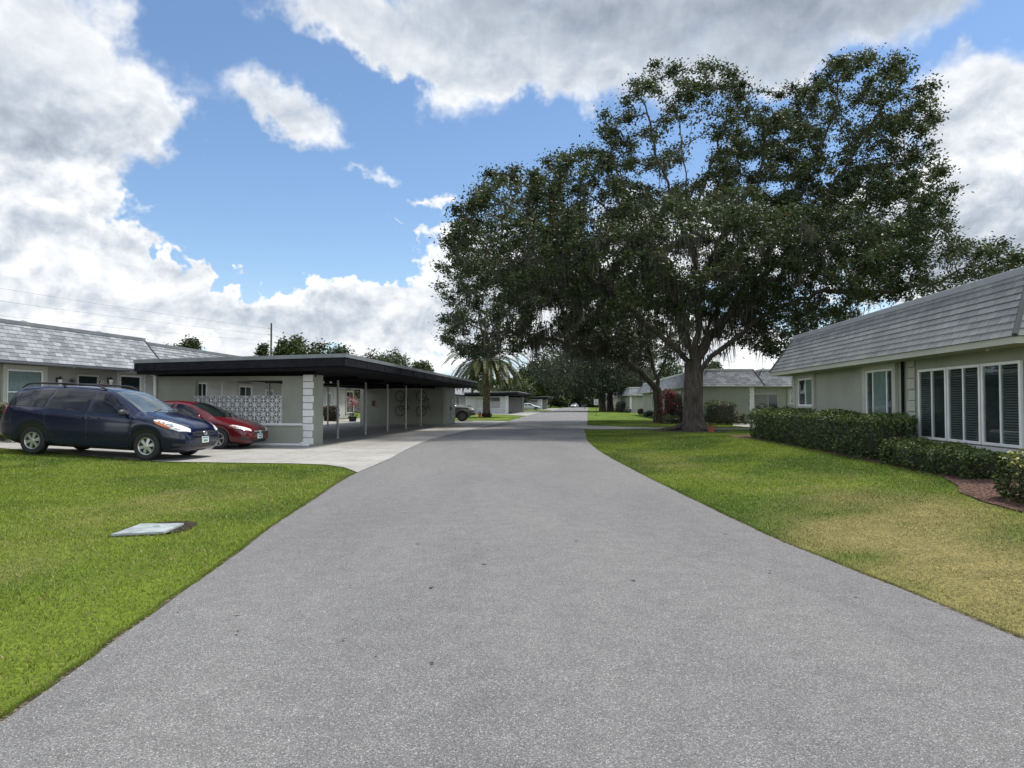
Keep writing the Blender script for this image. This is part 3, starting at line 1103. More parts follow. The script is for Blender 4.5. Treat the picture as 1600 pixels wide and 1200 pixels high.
# --- near house on the right
def house_right():
    nx, ny = rv(7.67, 11.87)
    t = thing('house', 'near grey green house with three tall white windows at the right edge', 'house', (nx, ny, 0), PI / 2 - R1A, 'single storey mansard houses')
    L, D = 12.85, 11.0
    wallbox(t, 0, L, -D, 0, -.2, 2.62, 'stucco_r')
    mansard(t, 0, L, -D, 0, 2.58, 1.16, .62, .66, 'sh_r', lip=.12)
    # long wall faces the road (local +y); local x runs away from the camera
    def W(x, z): return mat_uz((x, .0, z), (-1, 0, 0), (0, 1, 0))
    for i, x in enumerate((1.335, 2.545, 3.755)):
        window(t, W(x, .78), 1.06, 1.40, fill=((None, 'blind'), ('blind', 'blind'), ('blind', None))[i], split=(.5,))
    s = MB(); s.box((.1, 0, .62), (3.95, .035, .70), bev=.008); s.build('window_ledge', M['offwhite'], t)
    quoin(t, W(4.36, .3), 2.26, .34, 'trim')
    d = MB(); d.tube([(4.55, .05, .25), (4.55, .05, 2.56)], .035, 8); d.build('drain_pipe', M['soffit'], t)
    window(t, W(6.55, .92), 1.45, 1.36, trim=.17, fill=('blind', 'curtain', 'blind'), split=(.25, .8), sill=True)
    window(t, W(12.1, 1.46), 1.35, .80, trim=.16, fill=(None, 'curtain'), split=(.5,), sill=True)
    quoin(t, W(12.86, .2), 2.4, .30, 'trim')
    v = MB(); v.lathe([(.0, .03), (.03, .03), (.035, .0)], 'z', 12, c=(.7, .3, 2.43)); v.build('soffit_lamp', M['white'], t)
    return t


house_right()


# --- house on the left behind the cars
def lantern(x, y, z, nx, ny, label):
    t = thing('wall_lantern', label, 'lantern', (x, y, z), math.atan2(ny, nx))
    b = MB(); b.box((0, -.05, -.12), (.025, .05, .1), bev=.006); b.tube([(.02, 0, .02), (.10, 0, .08), (.13, 0, .05)], .012, 6); b.build('bracket', M['trimblack'], t)
    c = MB(); c.lathe([(.045, -.2), (.075, -.02), (.085, 0)], 'z', 8, c=(.14, 0, .02)); c.build('lamp_glass', M['lamp_clear'], t, smooth=False)
    h = MB(); h.lathe([(.1, 0), (.05, .07), (.015, .11), (.0, .12)], 'z', 8, c=(.14, 0, .02)); h.build('lamp_cap', M['trimblack'], t)
    return t


def house_left():
    th = math.atan(.15)
    t = thing('house', 'grey stucco house with blended pale shingle mansard roof behind the parked minivan', 'house', (-18.27, 10, 0), PI / 2 - th, 'single storey mansard houses')
    L, D = 19.85, 12
    k = 1 / math.cos(th)
    wallbox(t, 0, L, 0, D, 0, 2.90, 'stucco_l')
    mansard(t, 0, L, 0, D, 2.86, 1.27, .62, .66, 'sh_l', lip=.07, soffit='bandgrey', band='flash')
    def W(x, z): return mat_uz((x, 0, z), (1, 0, 0), (0, -1, 0))
    x1 = (22.95 - 10) * k
    window(t, W(x1, 1.15), 1.35, 1.40, trim=.16, split=(), bars=(.72,), fill=('curtain',))
    window(t, W((28.15 - 10) * k, 1.2), 1.15, 1.36, trim=.16, split=(), bars=(.68,))
    window(t, W((17.5 - 10) * k, 1.15), 1.6, 1.4, trim=.16, split=(.5,))
    d = window(t, W((25.95 - 10) * k, .4), .95, 2.1, split=(), frame='trim')
    quoin(t, W(L - .33, .25), 2.58, .33, 'white')
    v = MB(); v.lathe([(.0, -.03), (.03, -.02), (.04, .0)], 'z', 12, c=(15.6, -.3, 2.78)); v.build('soffit_lamp', M['white'], t)
    for x in (14.6, 18.2):
        p = MB(); p.lathe([(.09, 4.1), (.09, 4.27), (.13, 4.28), (.12, 4.34), (0, 4.38)], 'z', 12, c=(x, .85, 0)); p.build('roof_vent', M['metal'], t)
    return t


house_left()
_th = math.atan(.15)
for px, lab in ((88.5, 'small black wall lantern beside the large left window above the minivan'), (168, 'black wall lantern with pale glass left of the smaller window by the carport')):
    Yq = 19.77 / ((800 - px) / FPX + .15)
    p = at(px, 594, Yq)
    lantern(p.x, p.y, p.z, math.cos(_th), -math.sin(_th), lab)
# little iron ornament hung on the wall between the lanterns
Yq = 19.77 / ((800 - 112) / FPX + .15)
p = at(112, 595.5, Yq)
o = thing('wall_ornament', 'dark iron bird shaped ornament on the wall above the minivan roof', 'ornament', p, math.atan2(-math.sin(_th), math.cos(_th)))
b = MB()
for a in np.linspace(0, 2 * PI, 7)[:-1]:
    b.tube([(.01, 0, 0), (.03, .12 * math.cos(a), .08 * math.sin(a)), (.02, .19 * math.cos(a + .4), .10 * math.sin(a + .4))], [.02, .018, .008], 6)
b.build('ornament_leaves', M['trimblack'], o)
Yq = 19.77 / ((800 - 160) / FPX + .15)
p = at(161, 598, Yq)
o = thing('wall_plaque', 'reddish wall plaque with scrollwork beside the right hand lantern', 'plaque', p, math.atan2(-math.sin(_th), math.cos(_th)))
b = MB(); b.box((0, -.22, -.22), (.03, .16, .05), bev=.01); b.build('board', plain('plaque_wood', (.14, .07, .05), .7, .4, 20), o)
b = MB()
for k in range(3): b.tube([(.04, -.2 + k * .12, -.1), (.05, -.15 + k * .12, .08), (.04, -.08 + k * .12, -.05)], .012, 6)
b.build('scroll', M['offwhite'], o)


# --- pale house behind the carport
def house_mid():
    th = math.atan(.05)
    t = thing('house', 'pale stucco house with shingle mansard roof seen through the near carport', 'house', (-17.05 + .05 * 28.5, 28.5, 0), PI / 2 - th, 'single storey mansard houses')
    L, D = 34.2, 12
    wallbox(t, 0, L, 0, D, 0, 2.82, 'stucco_pale')
    mansard(t, 0, L, 0, D, 2.78, 1.25, .62, .66, 'sh_l', lip=.07, soffit='bandgrey', band='flash')
    def W(x, z): return mat_uz((x, 0, z), (1, 0, 0), (0, -1, 0))
    for y0, w, z, h in ((34.6, .8, 1.2, 1.25), (39.3, 1.5, .95, 1.45), (46.9, 1.6, 1.0, 1.4), (60.2, 2.0, .7, 1.75)):
        window(t, W(y0 - 28.5, z), w, h, trim=.15, split=(.5,), bars=(h * .5,))
    for y0 in (43.0, 54.8):
        d = MB(W(y0 - 28.5, .18)); d.box((-.09, 0, 0), (1.05, .05, 2.16), bev=.01); dd = d.build('door', M['white'], t)
        d = MB(W(y0 - 28.5, .18)); d.box((.03, .05, .02), (.93, .065, 2.05)); d.build('door_leaf', M['door'], dd)
    for x in (8.6, 17.0, 28.2):
        p = MB(); p.box((x, -.035, .1), (x + .14, 0, 2.75), bev=.01); p.build('pilaster', M['offwhite'], t)
    return t


house_mid()


# --- houses further along on the right: a front block and a set back block
def house_far(k, label):
    off = Vector((5.0 * k, 60.0 * k))
    bx, by = 13.62 + off.x, 52.4 + off.y
    t = thing('house', label, 'house', (bx, by, 0), PI / 2 - R1A, 'single storey mansard houses')
    L = 40.0
    z0 = .0
    wallbox(t, 0, L, -4.15, 0, z0, 2.80, 'stucco_r')
    mansard(t, 0, L, -4.15, 0, 2.76, 1.18, .60, .66, 'sh_l', lip=.08, soffit='trim', band='offwhite')
    wallbox(t, .55, L - 2, -16, -4.17, z0, 2.80, 'stucco_r', name='side_wall')
    mansard(t, .55, L - 2, -16, -4.17 - .62, 2.755, 1.19, .60, .66, 'sh_l', name='side_roof', lip=.08, soffit='trim', band='offwhite')
    def W(y, z, x=0): return mat_uz((x, y, z), (0, -1, 0), (-1, 0, 0))
    quoin(t, W(-3.78, .1), 2.62, .35, 'white')
    quoin(t, W(-.0, .1), 2.62, .3, 'white')
    d = MB(W(-4.25, .1, .55)); d.box((0, 0, 0), (1.75, .05, 2.15), bev=.01); dd = d.build('door', M['trim'], t)
    d = MB(W(-4.25, .1, .55)); d.box((.08, .05, .02), (.98, .07, 2.05)); d.build('door_leaf', M['door'], dd)
    d = MB(W(-4.25, .1, .55)); d.box((1.05, .05, .02), (1.68, .06, 2.05)); d.build('side_light', M['gdark'], dd)
    window(t, W(-6.9, 1.5, .55), 2.6, .9, trim=.2, split=(.5,))
    def S(x, z): return mat_uz((x, 0, z), (-1, 0, 0), (0, 1, 0))
    for x in (3.8, 8.5, 15.0, 21.0, 29.0):
        window(t, S(x, .95), 1.5, 1.4, trim=.15, split=(.5,))
    a = MB(); a.tube([(1.2, -2.6, 3.9), (1.2, -2.6, 4.75)], .012, 5); a.tube([(1.2, -2.9, 4.55), (1.2, -2.2, 4.8)], .012, 5)
    a.build('roof_aerial', M['metal'], t)
    v = MB(); v.lathe([(.1, 3.9), (.1, 4.1), (.15, 4.11), (0, 4.2)], 'z', 10, c=(1.4, -5.2, 0)); v.build('roof_vent', M['metal'], t)
    return t


house_far(0, 'house with white quoins and grey mansard roof behind the largest oak trunk')
house_far(1, 'distant stucco house with mansard roof left of the second oak trunk')
house_far(2, 'farthest mansard roofed house on the right, beside the dark round bush')


M['stucco_white'] = stucco('white_stucco', (.52, .53, .50))


# ------------------------------------------------------------------ carports
def breeze(parent, W, cols, rows, s):
    """openwork block screen: each block a square frame with a cross and a diagonal star"""
    b = MB(W)
    y0, y1 = -.08, .12
    for i in range(cols):
        for j in range(rows):
            x, z = i * s, j * s
            t = s * .045
            b.box((x, y0, z), (x + s, y1, z + t)); b.box((x, y0, z + s - t), (x + s, y1, z + s))
            b.box((x, y0, z + t), (x + t, y1, z + s - t)); b.box((x + s - t, y0, z + t), (x + s, y1, z + s - t))
            c = Vector((x + s / 2, 0, z + s / 2))
            for q in range(8):
                a = q * PI / 4
                r = s * (.46 if q % 2 == 0 else .62)
                w0, w1 = s * .028, s * .05 if q % 2 else s * .032
                d = Vector((math.cos(a), 0, math.sin(a))); n = Vector((-d.z, 0, d.x))
                ps = [c + n * w0, c + d * r + n * w1, c + d * r - n * w1, c - n * w0]
                yo = y0 + .006 + .002 * (q % 2)
                fr = [(p.x, y1 - .006 - .002 * (q % 2), p.z) for p in ps]; bk = [(p.x, yo, p.z) for p in ps]
                b.poly(fr); b.poly(bk[::-1])
                for k in range(4): b.poly([fr[k], bk[k], bk[(k + 1) % 4], fr[(k + 1) % 4]])
    return b.build('breeze_block_screen', M['lattice'], parent)


def carport():
    p = cp(0, 0)
    t = thing('carport', 'near flat roofed carport with breeze block screen and five thin posts beside the red car', 'carport', (p[0], p[1], 0), PI / 2 - CPA, 'flat roofed carports')
    # local x = away from camera, local y = left
    xl, xr, yl, yr = 29.2, -1.1, 5.9, -1.5
    zt = 3.15

    def zs(y): return zt - .022 * (y - yr)
    rf = MB()
    def slab(x0, x1, y0, y1, a, b, m, mb):
        P = [(x0, y0, zs(y0) - a), (x1, y0, zs(y0) - a), (x1, y1, zs(y1) - a), (x0, y1, zs(y1) - a), (x0, y0, zs(y0) - b), (x1, y0, zs(y0) - b), (x1, y1, zs(y1) - b), (x0, y1, zs(y1) - b)]
        i = [mb.pt(q) for q in P]
        for q in ((3, 2, 1, 0), (4, 5, 6, 7), (0, 1, 5, 4), (1, 2, 6, 5), (2, 3, 7, 6), (3, 0, 4, 7)): mb.face([i[k] for k in q], m)
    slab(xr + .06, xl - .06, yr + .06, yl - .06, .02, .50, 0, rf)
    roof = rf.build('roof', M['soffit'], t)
    fa = MB()
    e = .05
    for (a, b, c, d) in ((xr, xr + e, yr, yl), (xl - e, xl, yr, yl), (xr + e, xl - e, yr, yr + e), (xr + e, xl - e, yl - e, yl)):
        slab(a, b, c, d, .12, .40, 0, fa)
    for x in np.arange(xr + 2.4, xl, 2.4):
        slab(x, x + .05, yr - .018, yr, .15, .37, 0, fa)
    fa.build('fascia', M['black'], roof)
    dr = MB()
    slab(xr - .02, xl + .02, yr - .02, yl + .02, .0, .125, 0, dr)
    dr.build('drip_edge', M['flash'], roof)
    bm = MB()
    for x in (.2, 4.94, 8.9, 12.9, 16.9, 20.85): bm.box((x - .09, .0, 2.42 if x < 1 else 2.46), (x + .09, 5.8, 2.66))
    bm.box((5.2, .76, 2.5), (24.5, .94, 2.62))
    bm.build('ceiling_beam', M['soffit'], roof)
    # front screen wall
    def Wf(y, z): return mat_uz((0.0, y, z), (0, -1, 0), (-1, 0, 0))
    w = MB()
    w.box((.0, 4.32, 0), (.2, 5.9, 2.45))
    w.box((.0, .36, .78), (.2, 1.12, 2.45))
    w.box((-.12, .36, 0), (.2, 4.3, .72))
    w.box((0, 1.12, 2.30), (.2, 4.32, 2.45))
    w.build('screen_wall', M['stucco_c'], t)
    lg = MB(); lg.box((-.17, .36, .72), (.2, 4.32, .80), bev=.012); lg.build('ledge', M['ledge'], t)
    breeze(t, Wf(4.31, .80), 10, 3, .319)
    pl = MB(); pl.box((0, 0, 0), (.95, .36, 2.5)); pl.build('pillar', M['stucco_c'], t)
    q = MB()
    for k in range(10):
        z = .06 + k * .245
        q.box((-.045 if k % 2 == 0 else -.03, -.02 if k % 2 == 0 else .02, z), (-.001, .37, z + .225), bev=.012)
    q.build('quoin', M['white'], t)
    pp = MB(); pp.tube([(-.17, 3.6, .07), (-.17, .45, .06), (-.16, .3, .05), (-.1, .1, .04)], .05, 10); pp.tube([(-.16, .38, .06), (-.16, .3, .12)], .07, 10)
    pp.build('drain_pipe', M['white'], t)
    ds = MB(); ds.tube([(-.85, 5.8, 2.62), (-.6, 5.78, 2.56), (-.07, 5.78, 2.46), (-.07, 5.78, .12), (-.25, 5.78, .05)], .05, 8); ds.build('downspout', M['white'], t)
    for x, y in ((4.94, .85), (8.85, .86), (12.75, .88), (16.8, .9), (20.85, .92)):
        c = MB(); c.tube([(x, y, 0), (x, y, 2.56)], .05, 12); c.lathe([(.0, .03), (.085, .03), (.085, .0)], 'z', 12, c=(x, y, .01)); c.build('post', M['post'], t)
    for x, y in ((8.85, 5.6), (16.8, 5.6)):
        c = MB(); c.tube([(x, y, 0), (x, y, 2.5)], .05, 10); c.build('post', M['post'], t)
    # storage room at the far end
    s = MB(); s.box((24.6, .0, 0), (28.1, 6.1, 2.62)); s.build('storage_room', M['stucco_c'], t)
    g = MB(); g.box((24.555, .02, 0), (24.6, .22, 2.62)); g.box((24.56, 5.85, 0), (24.6, 6.1, 2.62)); g.build('corner_strip', M['trim'], t)
    mt = MB(); mt.box((26.1, -.09, .98), (26.35, 0, 1.25), bev=.02); m1 = mt.build('meter_box', M['trimblack'], t)
    mt = MB(); mt.tube([(26.2, -.035, .45), (26.2, -.035, 1.7), (26.75, -.035, 1.7)], .025, 8); mt.box((26.6, -.07, 1.45), (26.95, 0, 1.8), bev=.015); mt.box((26.5, -.06, .45), (27.0, 0, .6), bev=.015)
    mt.build('conduit', M['metal'], t)
    b = MB(); b.box((24.54, 5.05, 1.3), (24.6, 5.25, 1.68), bev=.01); b.build('extinguisher_box', plain('dull_red_box', (.13, .02, .02), .6), t)
    lt = MB(); lt.box((23.4, 1.6, 2.44), (23.5, 3.6, 2.5)); lt.build('strip_light', M['metal'], t)
    for y in (.2, .34):
        lt = MB(); lt.lathe([(0, -.12), (.04, -.1), (.055, 0)], 'x', 10, c=(-.12, y + .6, 2.52)); 
    sl = MB(); sl.lathe([(.05, 2.38), (.035, 2.30), (0, 2.29)], 'z', 10, c=(3.8, .75, .0)); sl.lathe([(.05, 2.38), (.035, 2.30), (0, 2.29)], 'z', 10, c=(3.8, 1.05, .0)); sl.build('spot_light', M['lamp_clear'], roof)
    return t


CARPORT = carport()
for k, lab in ((1, 'second flat roofed carport with white end pillar behind the palm'), (2, 'far dark carport beyond the parked white car, down the road')):
    c = copy_tree(CARPORT)
    c.location.x += CPSTEP[k].x; c.location.y += CPSTEP[k].y
    c['label'] = lab
    for ch in c.children:
        if ch.name.split('.')[0] in ('screen_wall', 'storage_room', 'pillar'):
            ch.material_slots[0].link = 'OBJECT'
            ch.material_slots[0].material = M['stucco_white']

# house roofs standing behind the second and third carports
for k, lab in ((0, 'pale house with grey mansard roof behind the palm and second carport'), (1, 'distant pale house behind the far dark carport')):
    bx, by = -9.6 + 6.4 * k, 92 + 73 * k
    t = thing('house', lab, 'house', (bx, by, 0), PI / 2 - CPA, 'single storey mansard houses')
    wallbox(t, 0, 34, 0, 12, 0, 2.82, 'stucco_pale')
    mansard(t, 0, 34, 0, 12, 2.80, 1.30, .62, .66, 'sh_l', lip=.07, soffit='bandgrey', band='offwhite')
    def W(x, z): return mat_uz((x, 0, z), (1, 0, 0), (0, -1, 0))
    for x in (2, 8, 14, 22): window(t, W(x, .9), 1.6, 1.5, trim=.15, split=(.5,))
    def W2(y, z): return mat_uz((0, y, z), (0, -1, 0), (-1, 0, 0))
    for y in (2.6, 7.5): window(t, W2(y, .9), 1.6, 1.4, trim=.15, split=(.5,))
    quoin(t, W2(.34, .1), 2.6, .34, 'white')


# ------------------------------------------------------------------ vehicles
def curve(pts, xs, smooth=.10):
    p = np.array(pts, float)
    g = np.linspace(p[0, 0], p[-1, 0], 1200)
    y = np.interp(g, p[:, 0], p[:, 1])
    n = max(1, int(smooth / (g[1] - g[0])))
    ypad = np.r_[np.full(n, 2 * y[0]) - y[n:0:-1], y, np.full(n, 2 * y[-1]) - y[-2:-n - 2:-1]]
    k = np.hanning(2 * n + 1); k /= k.sum()
    ys = np.convolve(ypad, k, 'valid')
    # keep the very ends where the profile turns fast
    w = np.clip(np.minimum(g - g[0], g[-1] - g) / smooth, 0, 1)
    ys = ys * w + y * (1 - w)
    return np.interp(xs, g, ys)


class Shell:
    def __init__(s, sp):
        L = sp['L']; s.L = L
        xs = np.unique(np.r_[0, .015, .03, .05, .08, np.arange(.12, L - .1, .035), L - .08, L - .05, L - .025, L])
        zt, zb, w, be, wr = [curve(sp[k], xs, sp.get('sm', .12)) for k in ('zt', 'zb', 'w', 'belt', 'wr')]
        Rw, Ra = sp['R'], sp['Ra']
        s.V, s.F, s.m = [], [], []
        prev = None
        NP = 13
        for i, x in enumerate(xs):
            low = zb[i] + .09
            za = -1
            for xw in sp['wheels']:
                if abs(x - xw) < Ra: za = max(za, Rw + math.sqrt(Ra * Ra - (x - xw) ** 2))
            lz = min(max(low, za), be[i] - .06) if be[i] - .06 > low else low
            b = max(be[i], low + .04); g = max(zt[i] - b, .015); W = w[i]
            re = (min(wr[i], W * .93), b + g - min(.075, .45 * g))
            p6 = (W * .965, b)
            def lp(t, bul=0): return (p6[0] + (re[0] - p6[0]) * t + bul, p6[1] + (re[1] - p6[1]) * t)
            sec = [(0, zb[i]), (W * .70, zb[i]), (W * .985, lz), (W * 1.0, lz + (b - lz) * .12), (W + .012, lz + (b - lz) * .45), (W * .998, lz + (b - lz) * .8), p6,
                   lp(.08), lp(.55, .018 if g > .2 else .006), re, (re[0] * .86, b + g - min(.02, .15 * g)), (re[0] * .45, b + g), (0, b + g + .008)]
            row = [(L / 2 - x, y, z) for y, z in sec]
            full = row + [(a, -y, z) for a, y, z in row[-2:0:-1]]
            base = len(s.V); s.V += full
            n = len(full)
            if prev is not None:
                for k in range(n):
                    kk = (k + 1) % n
                    s.F.append((prev + k, base + k, base + kk, prev + kk))
                    s.m.append(1 if (k < 2 or k >= n - 2) and .45 < x < L - .5 else 0)
            else:
                s.F.append(tuple(base + k for k in range(n))); s.m.append(0)
            prev = base
        s.F.append(tuple(prev + k for k in range(n))[::-1]); s.m.append(0)
        s.bvh = BVHTree.FromPolygons([Vector(v) for v in s.V], [f for f in s.F])

    def body(s, parent, mat):
        mb = MB(); mb.v, mb.f, mb.m = list(s.V), list(s.F), list(s.m); mb.uv = [None] * len(s.F)
        return mb.build('body', [mat, M['trimblack']], parent, smooth=True, recalc=True)

    def patch(s, name, pts3, d, mat, parent, off=.004, step=.07, smooth=True):
        """panel that follows the shell: outline pts3 (x from nose, y, z) seen along direction d"""
        d = Vector(d).normalized()
        u = Vector((0, 0, 1)).cross(d)
        u = u.normalized() if u.length > 1e-4 else Vector((1, 0, 0))
        v = d.cross(u)
        P = [Vector((s.L / 2 - a, b, c)) for a, b, c in pts3]
        # densify the outline
        Q = []
        for a, b in zip(P, P[1:] + P[:1]):
            n = max(1, int((b - a).length / step))
            Q += [a + (b - a) * k / n for k in range(n)]
        q2 = [Vector((p.dot(u), p.dot(v))) for p in Q]
        nb = len(q2)
        xs = [p.x for p in q2]; ys = [p.y for p in q2]
        gx, gy = np.meshgrid(np.arange(min(xs), max(xs), step) + step * .31, np.arange(min(ys), max(ys), step) + step * .37)
        g = np.c_[gx.ravel(), gy.ravel()]
        if len(g): g = g[inside(g, [(p.x, p.y) for p in q2])]
        v2, _, f, *_ = delaunay_2d_cdt(q2 + [Vector(p) for p in g], [(k, (k + 1) % nb) for k in range(nb)], [], 1, 1e-5)
        mb = MB(); mb.smooth = smooth
        base = []
        for p in v2:
            o = u * p.x + v * p.y - d * 6
            hit, nrm, _, _ = s.bvh.ray_cast(o, d)
            if hit is None:
                hit, nrm, _, _ = s.bvh.find_nearest(u * p.x + v * p.y + d * 0 + d * (sum(q.dot(d) for q in P) / len(P)))
            if nrm.dot(d) > 0: nrm = -nrm
            base.append((hit, nrm))
        idx = [mb.pt(h + n * off) for h, n in base]
        for q in f: mb.face([idx[k] for k in q])
        # rim
        edges = {}
        for q in f:
            for a, b in zip(q, q[1:] + q[:1]):
                if (b, a) in edges: del edges[(b, a)]
                else: edges[(a, b)] = 1
        low = {}
        for (a, b) in edges:
            for k in (a, b):
                if k not in low: low[k] = (mb.pt(base[k][0] + base[k][1] * off), mb.pt(base[k][0] - base[k][1] * .003))
            mb.face((low[b][0], low[a][0], low[a][1], low[b][1]))
        return mb.build(name, mat, parent)


def wheel(parent, x, y, R_, wdt, side, spokes, rimr, style='van', rimmat='alloy'):
    """side = -1: outer face looks to local -y"""
    t = MB()
    h = wdt / 2
    prof = [(rimr, -h * .8), (R_ * .80, -h), (R_ * .93, -h * .98), (R_, -h * .72), (R_ * 1.0, 0), (R_, h * .72), (R_ * .93, h * .98), (R_ * .80, h), (rimr, h * .8)]
    t.lathe(prof, 'y', 36, c=(0, 0, 0))
    w = t.build('wheel', M['rubber'], parent, smooth=True)
    w.location = (x, y, R_)
    r = MB()
    s = side
    o = h * .80 * s
    r.lathe([(rimr * 1.0, o), (rimr * .98, o + .012 * s), (rimr * .90, o + .006 * s), (rimr * .86, o - .03 * s)], 'y', 36)
    r.lathe([(0, o + .004 * s), (rimr * .13, o + .004 * s), (rimr * .20, o - .004 * s), (rimr * .22, o - .03 * s)], 'y', 20)
    for k in range(spokes):
        a = 2 * PI * k / spokes + .26
        for da, w0, w1 in (((0, rimr * .13, rimr * .20),) if style == 'van' else ((-.10, rimr * .05, rimr * .055), (.10, rimr * .05, rimr * .055))):
            ca, sa = math.cos(a + da), math.sin(a + da); ca0, sa0 = math.cos(a), math.sin(a)
            p0 = Vector((ca0, 0, sa0)) * rimr * .16; p1 = Vector((ca, 0, sa)) * rimr * .89
            n = Vector((-sa0, 0, ca0))
            A = [p0 + n * w0, p1 + n * w1, p1 - n * w1, p0 - n * w0]
            f = [(p.x, o - .002 * s + (.0 if i in (0, 3) else -.008 * s), p.z) for i, p in enumerate(A)]
            bk = [(p.x, o - .035 * s, p.z) for p in A]
            r.poly(f if s < 0 else f[::-1])
            for i in range(4):
                q = [f[i], bk[i], bk[(i + 1) % 4], f[(i + 1) % 4]]
                r.poly(q if s < 0 else q[::-1])
    r.build('rim', M[rimmat], w)
    b = MB(); b.lathe([(0, o - .045 * s), (rimr * .99, o - .045 * s)], 'y', 28); b.build('brake_disc', M['trimblack'], w)
    return w


def mirror_part(parent, sp, x, y, z, s, mat):
    m = MB()
    prof = [(0, -.13), (.055, -.12), (.085, -.06), (.09, .03), (.07, .10), (0, .12)]
    m.M = Matrix.Translation((sp['L'] / 2 - x, y * s, z)) @ Matrix.Diagonal((.75, 1, .95, 1))
    m.lathe(prof, 'y', 16)
    m.M = Matrix()
    m.tube([(sp['L'] / 2 - x, (y - .1) * s, z - .02), (sp['L'] / 2 - x + .03, (y - .22) * s, z - .05)], [.03, .045], 8)
    return m.build('mirror', mat, parent, smooth=True)


def place(o, sp, xw, yw, px_contact, rz, side=-1):
    """put the vehicle so the given wheel stands at the given world point, both axles on the ground"""
    k = sp.get('scale', 1.0)
    o.scale = (k, k, k)
    c, s_ = math.cos(rz), math.sin(rz)
    lx, ly = (sp['L'] / 2 - xw) * k, yw * side * k
    o.location.x = px_contact[0] - (c * lx - s_ * ly)
    o.location.y = px_contact[1] - (s_ * lx + c * ly)
    def gz(l):
        return np.mean([hz(o.location.x + c * l - s_ * q, o.location.y + s_ * l + c * q) for q in (-.8, .8)])
    lf, lr = (sp['L'] / 2 - sp['wheels'][0]) * k, (sp['L'] / 2 - sp['wheels'][1]) * k
    zf, zr = gz(lf) + .02, gz(lr) + .02
    pitch = math.atan2(zr - zf, lf - lr)
    o.rotation_euler = (0, pitch, rz)
    o.location.z = (zf + zr) / 2 + math.sin(pitch) * (lf + lr) / 2


VAN = dict(scale=1.06, L=5.08, R=.343, Ra=.405, wheels=(.96, 3.99), track=.83, sm=.13,
    zt=[(0, .66), (.02, .73), (.06, .80), (.14, .87), (.3, .95), (.6, 1.035), (.95, 1.105), (1.14, 1.15), (1.28, 1.225), (1.6, 1.415), (1.95, 1.60), (2.15, 1.665), (2.5, 1.715), (3.2, 1.735), (4.0, 1.72), (4.55, 1.665), (4.75, 1.61), (4.88, 1.45), (5.0, 1.16), (5.05, .98), (5.08, .78)],
    zb=[(0, .36), (.04, .28), (.12, .22), (.35, .19), (4.5, .22), (4.85, .30), (5.08, .42)],
    w=[(0, .66), (.02, .72), (.06, .79), (.14, .85), (.3, .91), (.55, .95), (.95, .975), (2, .98), (4, .975), (4.55, .945), (4.8, .89), (5.0, .80), (5.08, .68)],
    belt=[(0, .58), (.02, .64), (.06, .70), (.14, .76), (.3, .845), (.6, .945), (.95, 1.015), (1.2, 1.05), (2, 1.06), (3, 1.10), (4.3, 1.14), (4.75, 1.13), (4.95, .98), (5.08, .70)],
    wr=[(0, .50), (.06, .62), (.14, .68), (.3, .74), (.95, .81), (1.2, .80), (2.0, .69), (2.5, .665), (4.2, .65), (4.7, .62), (4.9, .60), (5.08, .5)])


def common(root, S, sp, pm, spokes, rimr, style, rimmat='alloy', wdt=.215):
    S.body(root, pm)
    for i, xw in enumerate(sp['wheels']):
        for s in (-1, 1):
            wheel(root, sp['L'] / 2 - xw, s * sp['track'], sp['R'], wdt, s, spokes, rimr, style, rimmat)
    mb = MB()
    for xw in sp['wheels']:
        mb.box((sp['L'] / 2 - xw - .5, -sp['track'] + .14, .30), (sp['L'] / 2 - xw + .5, sp['track'] - .14, .8))
    mb.build('wheel_well', M['trimblack'], root)


def sideview(pts, s):
    return [(x, s * 1.0, z) for x, z in pts]


def plate(parent, S, z, h=.155, w=.30, y=0, band=True, off=.02):
    p = S.patch('licence_plate', [(0, y - w / 2, z), (0, y + w / 2, z), (0, y + w / 2, z + h), (0, y - w / 2, z + h)], (-1, 0, 0), M['plate'], parent, off)
    if band:
        S.patch('plate_band', [(0, y - w * .44, z + h * .70), (0, y + w * .44, z + h * .70), (0, y + w * .44, z + h * .93), (0, y - w * .44, z + h * .93)], (-1, 0, 0), M['plateblue'], p, off + .003)
        S.patch('plate_mark', [(0, y - w * .30, z + h * .18), (0, y + w * .30, z + h * .18), (0, y + w * .30, z + h * .52), (0, y - w * .30, z + h * .52)], (-1, 0, 0), M['plateink'], p, off + .003)
    return p


M['plate'] = plain('plate_white', (.60, .64, .58), .4, .08, 20)
M['plateblue'] = plain('plate_blue', (.10, .25, .42), .4)
M['plateink'] = plain('plate_ink', (.10, .25, .16), .4, .9, 60)


